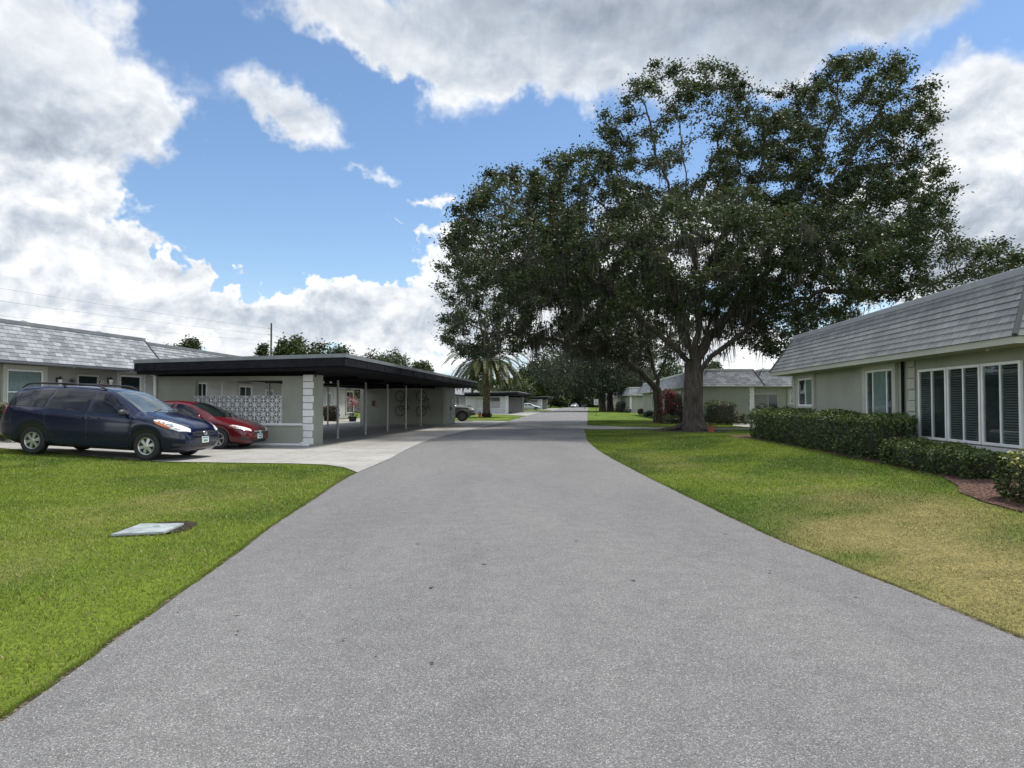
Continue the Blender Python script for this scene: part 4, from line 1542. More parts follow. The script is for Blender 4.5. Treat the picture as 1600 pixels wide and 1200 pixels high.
def minivan():
    sp = VAN
    pm = paint('navy_paint', (.004, .007, .027), .2, .0)
    t = thing('minivan', 'dark navy blue minivan with roof rails and silver wheels parked nearest the lawn', 'minivan')
    S = Shell(sp)
    common(t, S, sp, pm, 6, .215, 'van')
    L = sp['L']
    for s in (-1, 1):
        d = (0, -s, 0)
        # doors: a dark seal line with the door panel on it
        for nm, poly in (('front_door', [(1.40, .30), (1.36, .70), (1.34, 1.03), (1.52, 1.19), (1.80, 1.42), (2.04, 1.55), (2.48, 1.63), (2.50, 1.0), (2.50, .30)]),
                         ('sliding_door', [(2.53, .30), (2.53, 1.0), (2.51, 1.63), (3.60, 1.635), (3.69, 1.14), (3.62, .80), (3.46, .55), (3.42, .30)])):
            cx, cz = np.mean([p[0] for p in poly]), np.mean([p[1] for p in poly])
            big = [(cx + (x - cx) * 1.034, cz + (z - cz) * 1.028) for x, z in poly]
            dr = S.patch(nm, sideview(poly, s), d, pm, t, .005, .09)
            S.patch('door_seal', sideview(big, s), d, M['trimblack'], dr, .002, .12)
            hx = 2.30 if nm == 'front_door' else 2.70
            S.patch('handle', sideview([(hx - .10, .955), (hx + .10, .965), (hx + .10, .995), (hx - .10, .985)], s), d, pm, dr, .035, .05)
            S.patch('handle_cup', sideview([(hx - .07, .93), (hx + .07, .935), (hx + .06, 1.02), (hx - .06, 1.015)], s), d, M['trimblack'], dr, .008, .05)
        for nm, poly in (('side_window', [(1.54, 1.095), (1.68, 1.26), (1.90, 1.44), (2.10, 1.545), (2.41, 1.592), (2.43, 1.10)]),
                         ('side_window', [(2.56, 1.115), (2.55, 1.595), (3.54, 1.60), (3.61, 1.35), (3.64, 1.16)]),
                         ('quarter_window', [(3.74, 1.175), (3.70, 1.38), (3.62, 1.60), (4.20, 1.575), (4.48, 1.50), (4.70, 1.31), (4.74, 1.20)])):
            S.patch(nm, sideview(poly, s), d, M['gtint'], t, .009, .08)
        S.patch('side_moulding', sideview([(1.45, .53), (3.40, .56), (3.40, .61), (1.45, .58)], s), d, pm, t, .020, .08)
        S.patch('rocker_trim', sideview([(1.42, .235), (3.5, .245), (3.5, .275), (1.42, .265)], s), d, M['trimblack'], t, .006, .1)
        S.patch('headlight', [(.05, s * .56, .70), (.09, s * .52, .775), (.30, s * .70, .875), (.66, s * .86, .995), (.78, s * .95, .99), (.70, s * .96, .90), (.45, s * .92, .80), (.2, s * .82, .715)], (-.62, -s * .70, -.30), M['lamp_clear'], t, .008, .05)
        S.patch('turn_signal', [(.36, s * .90, .765), (.70, s * .97, .895), (.77, s * .965, .965), (.62, s * .93, .93), (.42, s * .88, .83)], (-.55, -s * .78, -.22), M['lamp_amber'], t, .011, .05)
        for xx, yy, zz, rr in ((.27, .80, .785, .042), (.40, .84, .85, .045)):
            S.patch('lamp_bulb', [(xx + rr * math.cos(a) * .7, s * (yy + rr * math.cos(a) * .5), zz + rr * math.sin(a)) for a in np.linspace(0, 2 * PI, 13)[:-1]], (-.62, -s * .70, -.30), M['chrome'], t, .011, .03)
        S.patch('tail_light', sideview([(4.80, 1.02), (4.80, 1.19), (4.93, 1.22), (5.01, 1.10), (5.04, .96), (4.95, .92)], s), d, M['lamp_red'], t, .008, .05)
        mirror_part(t, sp, 1.52, 1.07, 1.13, s, M['mirrorgrey'])
        rl = MB()
        rl.tube([(L / 2 - 2.30, s * .60, 1.67), (L / 2 - 2.48, s * .60, 1.745), (L / 2 - 2.62, s * .60, 1.765), (L / 2 - 3.4, s * .60, 1.785), (L / 2 - 4.3, s * .59, 1.765), (L / 2 - 4.45, s * .59, 1.74), (L / 2 - 4.62, s * .58, 1.64)], [.02, .026, .024, .022, .024, .026, .02], 8)
        rl.tube([(L / 2 - 3.45, s * .60, 1.78), (L / 2 - 3.45, s * .60, 1.70)], .03, 8)
        rl.build('roof_rail', M['trimblack'], t, smooth=True)
        S.patch('fog_recess', [(.12, s * .62, .36), (.30, s * .90, .38), (.30, s * .90, .44), (.10, s * .62, .43)], (-.7, -s * .7, 0), M['trimblack'], t, .004, .05)
    S.patch('windshield', [(1.18, -.74, 1.17), (1.10, -.4, 1.16), (1.07, 0, 1.16), (1.10, .4, 1.16), (1.18, .74, 1.17), (1.60, .68, 1.41), (2.04, .595, 1.62), (2.10, 0, 1.66), (2.04, -.595, 1.62), (1.60, -.68, 1.41)], (-.55, 0, -.83), M['gshield'], t, .006, .08)
    for y0 in (-.42, .18):
        wb = MB(); pts = []
        for k in range(6):
            x, y = 1.13 + .02 * k, y0 + k * .09
            h, n, _, _ = S.bvh.ray_cast(Vector((L / 2 - x, y, 4)), Vector((0, 0, -1))); pts.append(h + n * .016)
        wb.tube(pts, .009, 5); wb.build('wiper', M['trimblack'], t)
    S.patch('grille', [(0, -.50, .635), (0, -.30, .605), (0, .30, .605), (0, .50, .635), (.06, .54, .70), (.06, .3, .725), (.06, -.3, .725), (.06, -.54, .70)], (-1, 0, -.05), M['trimblack'], t, .006, .05)
    S.patch('grille_bar', [(0, -.46, .662), (0, .46, .662), (0, .46, .678), (0, -.46, .678)], (-1, 0, -.05), pm, t, .012, .05)
    em = MB()
    for ry, rz_, zc in ((.075, .052, .672), (.026, .046, .672), (.052, .022, .692)):
        pts = []
        for a in np.linspace(0, 2 * PI, 19):
            h, n, _, _ = S.bvh.ray_cast(Vector((4, ry * math.cos(a), zc + rz_ * math.sin(a))), Vector((-1, 0, 0))); pts.append(h + Vector((.018, 0, 0)))
        em.tube(pts, .007, 6, caps=False)
    em.build('emblem', M['chrome'], t, smooth=True)
    S.patch('bumper_line', [(0, -.8, .545), (0, .8, .545), (0, .8, .556), (0, -.8, .556)], (-1, 0, 0), M['trimblack'], t, .003, .05)
    S.patch('air_intake', [(0, -.52, .33), (0, .52, .33), (0, .56, .43), (0, -.56, .43)], (-1, 0, 0), M['trimblack'], t, .005, .05)
    plate(t, S, .43, y=0.02)
    for s in (-1, 1):
        h = [(.16 + .0, s * .60, .9), (.6, s * .76, 1.02), (1.06, s * .82, 1.11)]
        sm = MB(); pts = []
        for x, y, z in [(.10, .50, 0), (.3, .68, 0), (.6, .77, 0), (.85, .80, 0), (1.05, .82, 0)]:
            hit, n, _, _ = S.bvh.ray_cast(Vector((L / 2 - x, s * y, 4)), Vector((0, 0, -1))); pts.append(hit + n * .0005)
        sm.tube(pts, .0055, 5); sm.build('hood_seam', M['trimblack'], t)
    # seats and wheel seen dimly are left to the tinted glass
    place(t, sp, sp['wheels'][0], sp['track'] + .10, (-9.40, 18.25), -.12)
    return t


M['gtint'] = glass_dark('tinted_window', (.007, .008, .011), .03)
M['gshield'] = glass_dark('windshield_glass', (.07, .09, .10), .02)
M['mirrorgrey'] = plain('mirror_shell', (.035, .035, .037), .45, .1)
minivan()

CIV = dict(scale=1.04, L=4.48, R=.315, Ra=.365, wheels=(.92, 3.62), track=.75, sm=.13,
    zt=[(0, .56), (.02, .62), (.06, .675), (.15, .735), (.4, .825), (.7, .895), (.95, .95), (1.1, .995), (1.5, 1.17), (1.9, 1.32), (2.2, 1.395), (2.6, 1.43), (3.0, 1.41), (3.4, 1.31), (3.75, 1.14), (3.95, 1.06), (4.3, 1.03), (4.43, .95), (4.48, .72)],
    zb=[(0, .30), (.05, .22), (.2, .17), (4.1, .19), (4.48, .34)],
    w=[(0, .54), (.02, .60), (.06, .68), (.15, .755), (.35, .815), (.7, .855), (1.2, .87), (3.2, .875), (4.0, .84), (4.3, .78), (4.48, .62)],
    belt=[(0, .49), (.02, .54), (.06, .585), (.15, .64), (.4, .735), (.7, .81), (1.0, .86), (1.3, .90), (2.2, .93), (3.2, .965), (3.9, .97), (4.3, .93), (4.48, .62)],
    wr=[(0, .40), (.06, .50), (.15, .58), (.4, .66), (.95, .72), (1.2, .70), (1.9, .575), (2.4, .55), (3.0, .54), (3.6, .56), (4.0, .66), (4.3, .62), (4.48, .5)])


def sedan(name, label, pm, contact, rz, side=-1, group=None):
    sp = CIV
    t = thing(name, label, 'car', group=group)
    S = Shell(sp)
    common(t, S, sp, pm, 5, .205, 'double', wdt=.205)
    L = sp['L']
    for s in (-1, 1):
        d = (0, -s, 0)
        for nm, poly in (('door', [(1.36, .26), (1.32, .60), (1.30, .86), (1.62, 1.11), (2.0, 1.28), (2.5, 1.35), (2.52, .9), (2.52, .26)]), ('door', [(2.55, .26), (2.55, .9), (2.53, 1.35), (3.0, 1.33), (3.38, 1.18), (3.45, .95), (3.28, .62), (3.12, .36), (3.1, .26)])):
            cx, cz = np.mean([p[0] for p in poly]), np.mean([p[1] for p in poly])
            big = [(cx + (x - cx) * 1.034, cz + (z - cz) * 1.028) for x, z in poly]
            dr = S.patch(nm, sideview(poly, s), d, pm, t, .005, .09)
            S.patch('door_seal', sideview(big, s), d, M['trimblack'], dr, .002, .12)
            hx = 2.36 if nm == 'door' and poly[0][0] < 2 else 3.18
            S.patch('handle', sideview([(hx - .09, .80), (hx + .09, .81), (hx + .09, .84), (hx - .09, .83)], s), d, pm, dr, .03, .05)
        for poly in ([(1.42, .905), (1.62, 1.05), (1.95, 1.225), (2.2, 1.30), (2.46, 1.325), (2.47, .925)], [(2.58, .935), (2.57, 1.325), (2.95, 1.305), (3.25, 1.20), (3.34, .975)]):
            S.patch('side_window', sideview(poly, s), d, M['gtint'], t, .009, .08)
        S.patch('headlight', [(.06, s * .44, .565), (.10, s * .42, .625), (.3, s * .60, .70), (.55, s * .74, .745), (.62, s * .80, .72), (.42, s * .78, .655), (.2, s * .66, .60)], (-.65, -s * .68, -.25), M['lamp_clear'], t, .007, .04)
        S.patch('turn_signal', [(.40, s * .76, .655), (.60, s * .82, .72), (.53, s * .80, .735), (.38, s * .74, .69)], (-.6, -s * .74, -.2), M['lamp_amber'], t, .010, .04)
        S.patch('tail_light', sideview([(4.12, .80), (4.15, .96), (4.38, .94), (4.44, .78)], s), d, M['lamp_red'], t, .008, .05)
        S.patch('bumper_groove', [(.10, s * .52, .30), (.28, s * .78, .32), (.26, s * .77, .40), (.08, s * .52, .37)], (-.7, -s * .7, 0), M['trimblack'], t, .004, .05)
        mirror_part(t, sp, 1.48, .95, .96, s, pm)
    S.patch('windshield', [(1.13, -.64, 1.0), (1.03, -.3, .98), (1.01, 0, .98), (1.03, .3, .98), (1.13, .64, 1.0), (1.55, .60, 1.2), (2.02, .50, 1.36), (2.08, 0, 1.38), (2.02, -.50, 1.36), (1.55, -.60, 1.2)], (-.5, 0, -.86), M['gshield2'], t, .006, .08)
    S.patch('rear_window', [(3.12, -.46, 1.38), (3.12, .46, 1.38), (3.75, .56, 1.12), (3.80, 0, 1.11), (3.75, -.56, 1.12)], (.5, 0, -.86), M['gtint'], t, .006, .08)
    S.patch('grille', [(0, -.42, .50), (0, .42, .50), (.03, .44, .575), (.03, .2, .60), (.03, -.2, .60), (.03, -.44, .575)], (-1, 0, -.05), M['trimblack'], t, .006, .05)
    S.patch('grille_bar', [(0, -.40, .56), (0, .40, .56), (0, .40, .585), (0, -.40, .585)], (-1, 0, -.05), M['chrome'], t, .012, .05)
    em = MB()
    for a, b in (((-.035, .595), (-.026, .51)), ((.035, .595), (.026, .51)), ((-.028, .55), (.028, .55))):
        pts = [S.bvh.ray_cast(Vector((4, y, z)), Vector((-1, 0, 0)))[0] + Vector((.018, 0, 0)) for y, z in (a, b)]
        em.tube(pts, .009, 6)
    em.build('emblem', M['chrome'], t)
    S.patch('air_intake', [(0, -.42, .24), (0, .42, .24), (0, .46, .33), (0, -.46, .33)], (-1, 0, 0), M['trimblack'], t, .005, .05)
    plate(t, S, .345, y=.0)
    place(t, sp, sp['wheels'][0], sp['track'] + .1, contact, rz, side)
    return t


M['gshield2'] = glass_dark('dark_windshield_glass', (.012, .02, .018), .02)
sedan('red_sedan', 'dark red sedan parked behind the minivan in front of the breeze block screen', paint('maroon_paint', (.085, .005, .009), .22, .0), (-9.36, 22.6), -.14)
sedan('white_sedan', 'white sedan parked beyond the second carport', paint('white_paint_car', (.55, .56, .57), .25), (5.0, 148.5), 0.0)
sedan('silver_sedan', 'distant small pale silver car parked at the far end of the road', paint('silver_paint_car', (.42, .42, .43), .3), (19.6, 236), -1.9)

TRK = dict(L=5.5, R=.41, Ra=.50, wheels=(.95, 4.5), track=.82, sm=.08,
    zt=[(0, .92), (.03, 1.02), (.08, 1.12), (.2, 1.19), (.6, 1.24), (1.25, 1.28), (1.4, 1.31), (1.85, 1.70), (2.1, 1.80), (2.6, 1.84), (3.4, 1.82), (3.58, 1.76), (3.70, 1.30), (3.8, 1.28), (5.4, 1.27), (5.46, 1.2), (5.5, .9)],
    zb=[(0, .60), (.06, .50), (.3, .44), (5.1, .48), (5.5, .60)],
    w=[(0, .74), (.03, .80), (.08, .86), (.2, .92), (.6, .95), (2, .94), (5.3, .93), (5.5, .86)],
    belt=[(0, .84), (.03, .92), (.08, 1.0), (.2, 1.08), (.6, 1.14), (1.3, 1.19), (2.5, 1.20), (3.7, 1.20), (5.4, 1.19), (5.5, .85)],
    wr=[(0, .62), (.08, .70), (.2, .76), (.6, .80), (1.3, .82), (1.9, .70), (2.3, .68), (3.5, .67), (3.75, .80), (5.5, .78)])


def truck():
    sp = TRK
    pm = paint('olive_paint', (.062, .060, .040), .35, .0)
    t = thing('pickup_truck', 'olive grey pickup truck with black tyres, its front end showing past the near carport', 'truck')
    S = Shell(sp)
    common(t, S, sp, pm, 6, .235, 'double', 'alloy_dark', .26)
    L = sp['L']
    for s in (-1, 1):
        d = (0, -s, 0)
        S.patch('side_window', sideview([(1.72, 1.22), (2.05, 1.62), (2.75, 1.72), (2.75, 1.22)], s), d, M['gtint'], t, .008, .09)
        S.patch('side_window', sideview([(2.85, 1.22), (2.85, 1.72), (3.45, 1.68), (3.5, 1.22)], s), d, M['gtint'], t, .008, .09)
        S.patch('door', sideview([(1.6, .60), (1.58, 1.16), (2.78, 1.18), (2.78, .60)], s), d, pm, t, .006, .1)
        S.patch('headlight', [(.06, s * .55, .90), (.08, s * .55, 1.02), (.45, s * .9, 1.06), (.40, s * .92, .96)], (-.7, -s * .7, -.1), M['lamp_clear'], t, .01, .05)
        fl = MB()
        for xw in sp['wheels']:
            pts = [(L / 2 - xw + .53 * math.cos(a), s * .955, sp['R'] + .53 * math.sin(a)) for a in np.linspace(-.15, PI + .15, 16)]
            fl.tube(pts, .05, 8)
        fl.build('fender_flare', pm, t, smooth=True)
        mirror_part(t, sp, 1.75, 1.1, 1.30, s, M['trimblack'])
    S.patch('grille', [(0, -.55, .78), (0, .55, .78), (.05, .60, 1.04), (.05, -.60, 1.04)], (-1, 0, 0), M['trimblack'], t, .02, .06)
    S.patch('windshield', [(1.38, -.72, 1.3), (1.33, 0, 1.3), (1.38, .72, 1.3), (2.0, .62, 1.74), (2.03, 0, 1.76), (2.0, -.62, 1.74)], (-.6, 0, -.8), M['gshield'], t, .006, .09)
    b = MB(); b.box((L / 2 - .30, -.88, .50), (L / 2 + .10, .88, .76), bev=.06); b.build('bumper', M['trimblack'], t)
    h = MB(); h.box((L / 2 - .95, -.45, 1.22), (L / 2 - .25, .45, 1.275), bev=.03); h.build('hood_scoop', pm, t)
    place(t, sp, sp['wheels'][0], sp['track'] + .12, at(722, 657, 57.5).to_2d(), 0.02)
    return t


truck()


# ------------------------------------------------------------------ trees
def ball(n, c, r, rng, hollow=.35):
    v = rng.normal(size=(n, 3)); v /= np.linalg.norm(v, axis=1)[:, None]
    q = rng.random(n) ** (1 / 3.0)
    q = hollow + (1 - hollow) * q
    return np.asarray(c) + v * q[:, None] * np.asarray(r)


def densify(pts, step):
    out = [np.array(pts[0], float)]
    for a, b in zip(pts, pts[1:]):
        a, b = np.array(a, float), np.array(b, float)
        n = max(1, int(np.linalg.norm(b - a) / step))
        out += [a + (b - a) * k / n for k in range(1, n + 1)]
    return out


def grow(limbs, attr, rng, step=.5, infl=4.5, kill=1.0, iters=140, grav=.0, wig=.15):
    """space colonisation: limbs = list of polylines (the first is the trunk, the others start at a point of an earlier one)"""
    P, par = [], []
    for li, l in enumerate(limbs):
        d = densify(l, step)
        if li == 0:
            P.append(d[0]); par.append(-1); start = 0
        else:
            arr = np.array(P); start = int(np.argmin(np.linalg.norm(arr - d[0], axis=1)))
        prev = start
        for k, q in enumerate(d[1:]):
            f = min(1, k / 4)
            P.append(q + rng.normal(size=3) * step * .14 * f); par.append(prev); prev = len(P) - 1
    P = np.array(P); par = list(par)
    A = np.array(attr)
    near = np.full(len(A), 1e9); who = np.zeros(len(A), int)

    def upd(i0):
        nonlocal near, who
        for s in range(i0, len(P), 400):
            Q = P[s:s + 400]
            D = ((A[:, None, :] - Q[None]) ** 2).sum(2)
            j = D.argmin(1); d = D[np.arange(len(A)), j]
            m = d < near
            near[m] = d[m]; who[m] = j[m] + s
    upd(0)
    for it in range(iters):
        alive = near > kill ** 2
        A, near, who = A[alive], near[alive], who[alive]
        if not len(A): break
        ok = near < infl ** 2
        if not ok.any():
            infl *= 1.5
            if infl > 40: break
            continue
        dirs = A[ok] - P[who[ok]]
        dirs /= np.linalg.norm(dirs, axis=1)[:, None] + 1e-9
        acc = np.zeros_like(P); np.add.at(acc, who[ok], dirs)
        idx = np.unique(who[ok])
        d = acc[idx]
        d /= np.linalg.norm(d, axis=1)[:, None] + 1e-9
        d += rng.normal(size=d.shape) * wig
        d[:, 2] -= grav
        d /= np.linalg.norm(d, axis=1)[:, None] + 1e-9
        n0 = len(P)
        P = np.vstack([P, P[idx] + d * step]); par += list(idx)
        upd(n0)
    return P, np.array(par)


def radii(P, par, tip=.011, ex=2.3):
    n = len(P)
    acc = np.zeros(n); r = np.zeros(n)
    kids = np.bincount(par[par >= 0], minlength=n)
    for i in range(n - 1, -1, -1):
        # children always come after their parent
        r[i] = tip if kids[i] == 0 else acc[i] ** (1 / ex)
        if par[i] >= 0: acc[par[i]] += r[i] ** ex
    return r, kids


def wood_mesh(P, par, r, name, mat, parent, rmin=.0, flare=None):
    """tubes along every chain of the skeleton, one mesh"""
    n = len(P)
    ch = [[] for _ in range(n)]
    for i, p in enumerate(par):
        if p >= 0: ch[p].append(i)
    V, F = [], []
    stack = [(0, None)]
    while stack:
        s, prev = stack.pop()
        chain = [s] if prev is None else [prev, s]
        c = s
        while True:
            k = ch[c]
            if not k: break
            k = sorted(k, key=lambda j: -r[j])
            for j in k[1:]: stack.append((j, c))
            c = k[0]; chain.append(c)
        if len(chain) < 2: continue
        pts = P[chain]
        rr = r[chain].copy()
        if prev is not None: rr[0] = min(rr[0], rr[1] * 1.25)
        if rr.max() < rmin: continue
        m = 12 if rr.max() > .2 else (7 if rr.max() > .06 else (5 if rr.max() > .025 else 3))
        t = np.gradient(pts, axis=0); t /= np.linalg.norm(t, axis=1)[:, None] + 1e-9
        side = np.cross(t[0], [0, 0, 1.0] if abs(t[0][2]) < .9 else [1.0, 0, 0]); side /= np.linalg.norm(side)
        base = len(V)
        for i in range(len(chain)):
            side = side - t[i] * side.dot(t[i]); side /= np.linalg.norm(side) + 1e-9
            up = np.cross(t[i], side)
            for k in range(m):
                a = 2 * PI * k / m
                q = rr[i]
                if flare and prev is None:
                    q = q * (1 + flare[0] * math.exp(-(pts[i][2] - P[0][2]) / flare[1]) * (1 + .45 * math.sin(a * 3 + 1) + .3 * math.sin(a * 5 + 2.2)) + .07 * math.sin(a * 4 + .8 * i))
                V.append(pts[i] + (side * math.cos(a) + up * math.sin(a)) * q)
        for i in range(len(chain) - 1):
            for k in range(m):
                a, b = base + i * m + k, base + i * m + (k + 1) % m
                F.append((a, b, b + m, a + m))
    return np_mesh(name, V, F, mat, parent, smooth=True)


def leaf_quads(cen, size, rng, flat=.35, droop=.25, aspect=.5):
    n = len(cen)
    d = rng.normal(size=(n, 3)); d[:, 2] = d[:, 2] * .7 - droop
    d /= np.linalg.norm(d, axis=1)[:, None]
    nn = rng.normal(size=(n, 3)); nn[:, 2] += flat * 3
    s = np.cross(d, nn); s /= np.linalg.norm(s, axis=1)[:, None] + 1e-9
    L = (size * rng.uniform(.6, 1.3, n))[:, None]
    V = np.empty((n, 4, 3))
    V[:, 0] = cen - d * L * .5
    V[:, 1] = cen + s * L * aspect * .5 - d * L * .05
    V[:, 2] = cen + d * L * .5
    V[:, 3] = cen - s * L * aspect * .5 - d * L * .05
    return V.reshape(-1, 3), np.arange(n * 4).reshape(n, 4)


def leaf_cols(n, rng, base, var=.35, yellow=.12, per=None):
    c = np.asarray(base) * rng.uniform(1 - var, 1 + var, n)[:, None]
    y = rng.random(n)[:, None]
    c = np.where(y < yellow, c * np.array([1.9, 1.35, .9]), c)
    if per is not None: c = c * per[:, None]
    return np.repeat(np.c_[c, np.ones(n)][:, None, :], 4, 1).reshape(-1, 4)


def ribbons(pos, length, width, rng, segs=3):
    """hanging strands of moss: thin tapering strips with a little sway"""
    n = len(pos)
    a = rng.uniform(0, 2 * PI, n)
    V = np.empty((n, segs * 2 + 1, 3)); F = []
    sx, sy = np.cos(a), np.sin(a)
    wx = rng.normal(size=n) * .10; wy = rng.normal(size=n) * .10
    for k in range(segs + 1):
        t = k / segs
        w = width * (1 - t * .75) * (1 if k < segs else 0) / 2
        cx = pos[:, 0] + wx * length * t * t + rng.normal(size=n) * .02
        cy = pos[:, 1] + wy * length * t * t + rng.normal(size=n) * .02
        cz = pos[:, 2] - length * t
        if k < segs:
            V[:, 2 * k] = np.c_[cx - sx * w, cy - sy * w, cz]
            V[:, 2 * k + 1] = np.c_[cx + sx * w, cy + sy * w, cz]
        else:
            V[:, 2 * k] = np.c_[cx, cy, cz]
    m = segs * 2 + 1
    tri = []
    for k in range(segs - 1):
        tri += [(2 * k, 2 * k + 1, 2 * k + 3), (2 * k, 2 * k + 3, 2 * k + 2)]
    tri.append((2 * segs - 2, 2 * segs - 1, 2 * segs))
    tri = np.array(tri)
    F = (np.arange(n)[:, None, None] * m + tri[None]).reshape(-1, 3)
    return V.reshape(-1, 3), F, m


def A3(px, py, Y):
    p = at(px, py, Y)
    return (p.x, p.y, p.z)


def crown_points(lobes, n, rng, hollow=.3):
    tot = sum(l[-1] for l in lobes)
    out = []
    for px, py, Y, rx, ry, rY, w in lobes:
        c = at(px, py, Y); s = Y / FPX
        out.append(ball(int(n * w / tot), c, (rx * s, rY, ry * s), rng, hollow))
    return np.vstack(out)


def oak(name, label, cat, limbs, lobes, n_attr, seed, leaf_size, per_tip, base, moss=0, moss_len=1.3, step=.5, kill=1.0, tip=.011, ex=2.3, flare=(.55, .8), group=None, spread=.42, cut=None, inner=.0, trunk_mat='bark', mossbox=None):
    rng = np.random.default_rng(seed)
    att = crown_points(lobes, n_attr, rng, .52)
    att = att[att[:, 2] > 2.6]
    P, par = grow(limbs, att, rng, step=step, kill=kill, infl=step * 9, grav=.02)
    r, kids = radii(P, par, tip, ex)
    r = r * (1 + .30 * sstep(.12, .35, r))
    x, y = limbs[0][0][0], limbs[0][0][1]
    t = thing(name, label, cat, (x, y, 0), 0, group)
    off = np.array([x, y, 0])
    P = P - off
    wood_mesh(P, par, r, 'trunk', M[trunk_mat], t, flare=flare)
    # leaves: tufts at the twig ends and along the thin twigs
    thin = np.where(r < tip * 2.6)[0]
    tips = np.where(kids == 0)[0]
    w = np.r_[np.repeat(tips, per_tip), np.repeat(thin, max(1, int(per_tip * .28)))]
    # some twigs are bare or sparse, some are thick
    dens = vnoise(P[:, 0] * .55 + P[:, 2] * .2, P[:, 2] * .6 + P[:, 1] * .3, seed)
    w = w[rng.random(len(w)) < np.clip(2.0 * dens[w] - .03, .07, 1)]
    g = rng.normal(size=(len(w), 3)) * spread * np.array([1, 1, .72])
    cen = P[w] + g * (.25 + .75 * rng.random((len(w), 1)))
    clump = vnoise(P[:, 0] * 1.1 + 3, P[:, 2] * 1.1 + P[:, 1] * .7, seed + 5)
    per = .72 + .6 * clump[w]
    V, F = leaf_quads(cen, leaf_size, rng)
    np_mesh('crown', V, F, M['leaf'], t, leaf_cols(len(cen), rng, base, per=per))
    if moss:
        big = np.where((r > tip * 1.3) & (r < .30) & (P[:, 2] > 2.8))[0]
        if mossbox is not None:
            q = P[big] + off
            sx = 800 + q[:, 0] / q[:, 1] * FPX; sy = HOR - (q[:, 2] - CAMH) / q[:, 1] * FPX
            wgt = np.exp(-(((sx - mossbox[0]) / mossbox[2]) ** 2 + ((sy - mossbox[1]) / mossbox[3]) ** 2))
        else:
            wgt = np.ones(len(big))
        wgt = wgt * (.1 + vnoise(P[big][:, 0] * .9, P[big][:, 2] * .9 + P[big][:, 1], seed + 8) ** 2)
        pick = rng.choice(big, moss, p=wgt / wgt.sum())
        reps = 9
        pos = np.repeat(P[pick], reps, 0) + rng.normal(size=(moss * reps, 3)) * np.array([.16, .16, .09])
        ln = np.repeat(rng.gamma(2.2, moss_len / 2.6, moss), reps) * rng.uniform(.4, 1.1, moss * reps)
        ln = np.clip(ln, .15, 2.6)
        V, F, m = ribbons(pos, ln, .045 * rng.uniform(.6, 1.8, len(pos)), rng)
        c = np.array([.088, .082, .066]) * rng.uniform(.6, 1.35, len(pos))[:, None]
        np_mesh('hanging_moss', V, F, M['moss'], t, np.repeat(np.c_[c, np.ones(len(pos))], m, 0))
    return t, P + off, r


LEAF_G = (.042, .060, .021)
# the great oak
Y1 = 38.7
b1 = at(1082, 672, Y1)
tr1 = [(b1.x, Y1, 0), A3(1083, 640, Y1), A3(1084, 600, Y1), A3(1082, 572, Y1)]
fork = A3(1082, 572, Y1)
limbs1 = [tr1,
    [fork, A3(1052, 540, 37.8), A3(1008, 505, 36.6), A3(955, 452, 35.5), A3(915, 436, 34.8), A3(868, 425, 34), A3(800, 405, 33)],
    [fork, A3(1090, 520, 39), A3(1094, 450, 39.2), A3(1080, 360, 39.4), A3(1068, 260, 39.2), A3(1058, 170, 39)],
    [fork, A3(1112, 525, 39.5), A3(1165, 450, 40), A3(1225, 360, 40.5), A3(1270, 260, 40.5), A3(1310, 160, 40)],
    [A3(1084, 592, Y1), A3(1112, 556, 38.2), A3(1150, 528, 37.8), A3(1215, 482, 37.2), A3(1290, 456, 37), A3(1380, 457, 36.6), A3(1470, 440, 36)],
    [fork, A3(1075, 520, 36.5), A3(1050, 440, 33.5), A3(1020, 380, 31)],
    [fork, A3(1100, 530, 41.5), A3(1130, 460, 44.5), A3(1180, 400, 47)],
    [A3(1082, 560, Y1), A3(1062, 500, 39.5), A3(1030, 420, 40), A3(990, 330, 40.5), A3(955, 245, 40)],
    [A3(1112, 525, 39.5), A3(1160, 480, 37), A3(1230, 420, 35), A3(1300, 380, 34)],
    [A3(1083, 400, 39.3), A3(1050, 310, 38), A3(1018, 215, 37.4), A3(1004, 140, 37)],
    [A3(1078, 345, 39.4), A3(1112, 260, 40), A3(1136, 180, 40.5), A3(1146, 120, 40.5)],
    [A3(1092, 440, 39.2), A3(1140, 350, 37), A3(1185, 270, 36), A3(1200, 205, 36)],
    [A3(1225, 360, 40.5), A3(1300, 290, 39), A3(1350, 215, 39), A3(1380, 165, 39)],
    [A3(1165, 450, 40), A3(1260, 380, 39), A3(1330, 330, 38.5), A3(1385, 300, 38.5)],
    [A3(955, 452, 35.5), A3(900, 360, 36), A3(850, 300, 36), A3(790, 280, 35.5)],
    [A3(1030, 420, 40), A3(960, 340, 38.5), A3(905, 285, 38)]]
lobes1 = [(810, 375, 34.5, 115, 100, 6, 1.1), (900, 330, 37, 90, 85, 6, .7), (1050, 225, 38.5, 125, 105, 7, .62), (1190, 275, 39, 80, 85, 6, .6), (1375, 330, 38, 60, 75, 6, .6), (1370, 405, 37, 90, 45, 6, .7),
    (1310, 225, 39.5, 112, 128, 7, 1.35), (1345, 350, 38.5, 110, 80, 7, 1.0), (1450, 425, 36.5, 115, 46, 5, 1.35), (1240, 420, 37.5, 130, 90, 8, 1.1),
    (1070, 400, 36, 170, 80, 9, 1.0), (960, 420, 35.5, 100, 80, 7, .8), (1250, 520, 37, 85, 38, 5, .5), (1120, 380, 44, 200, 110, 5, .7)]
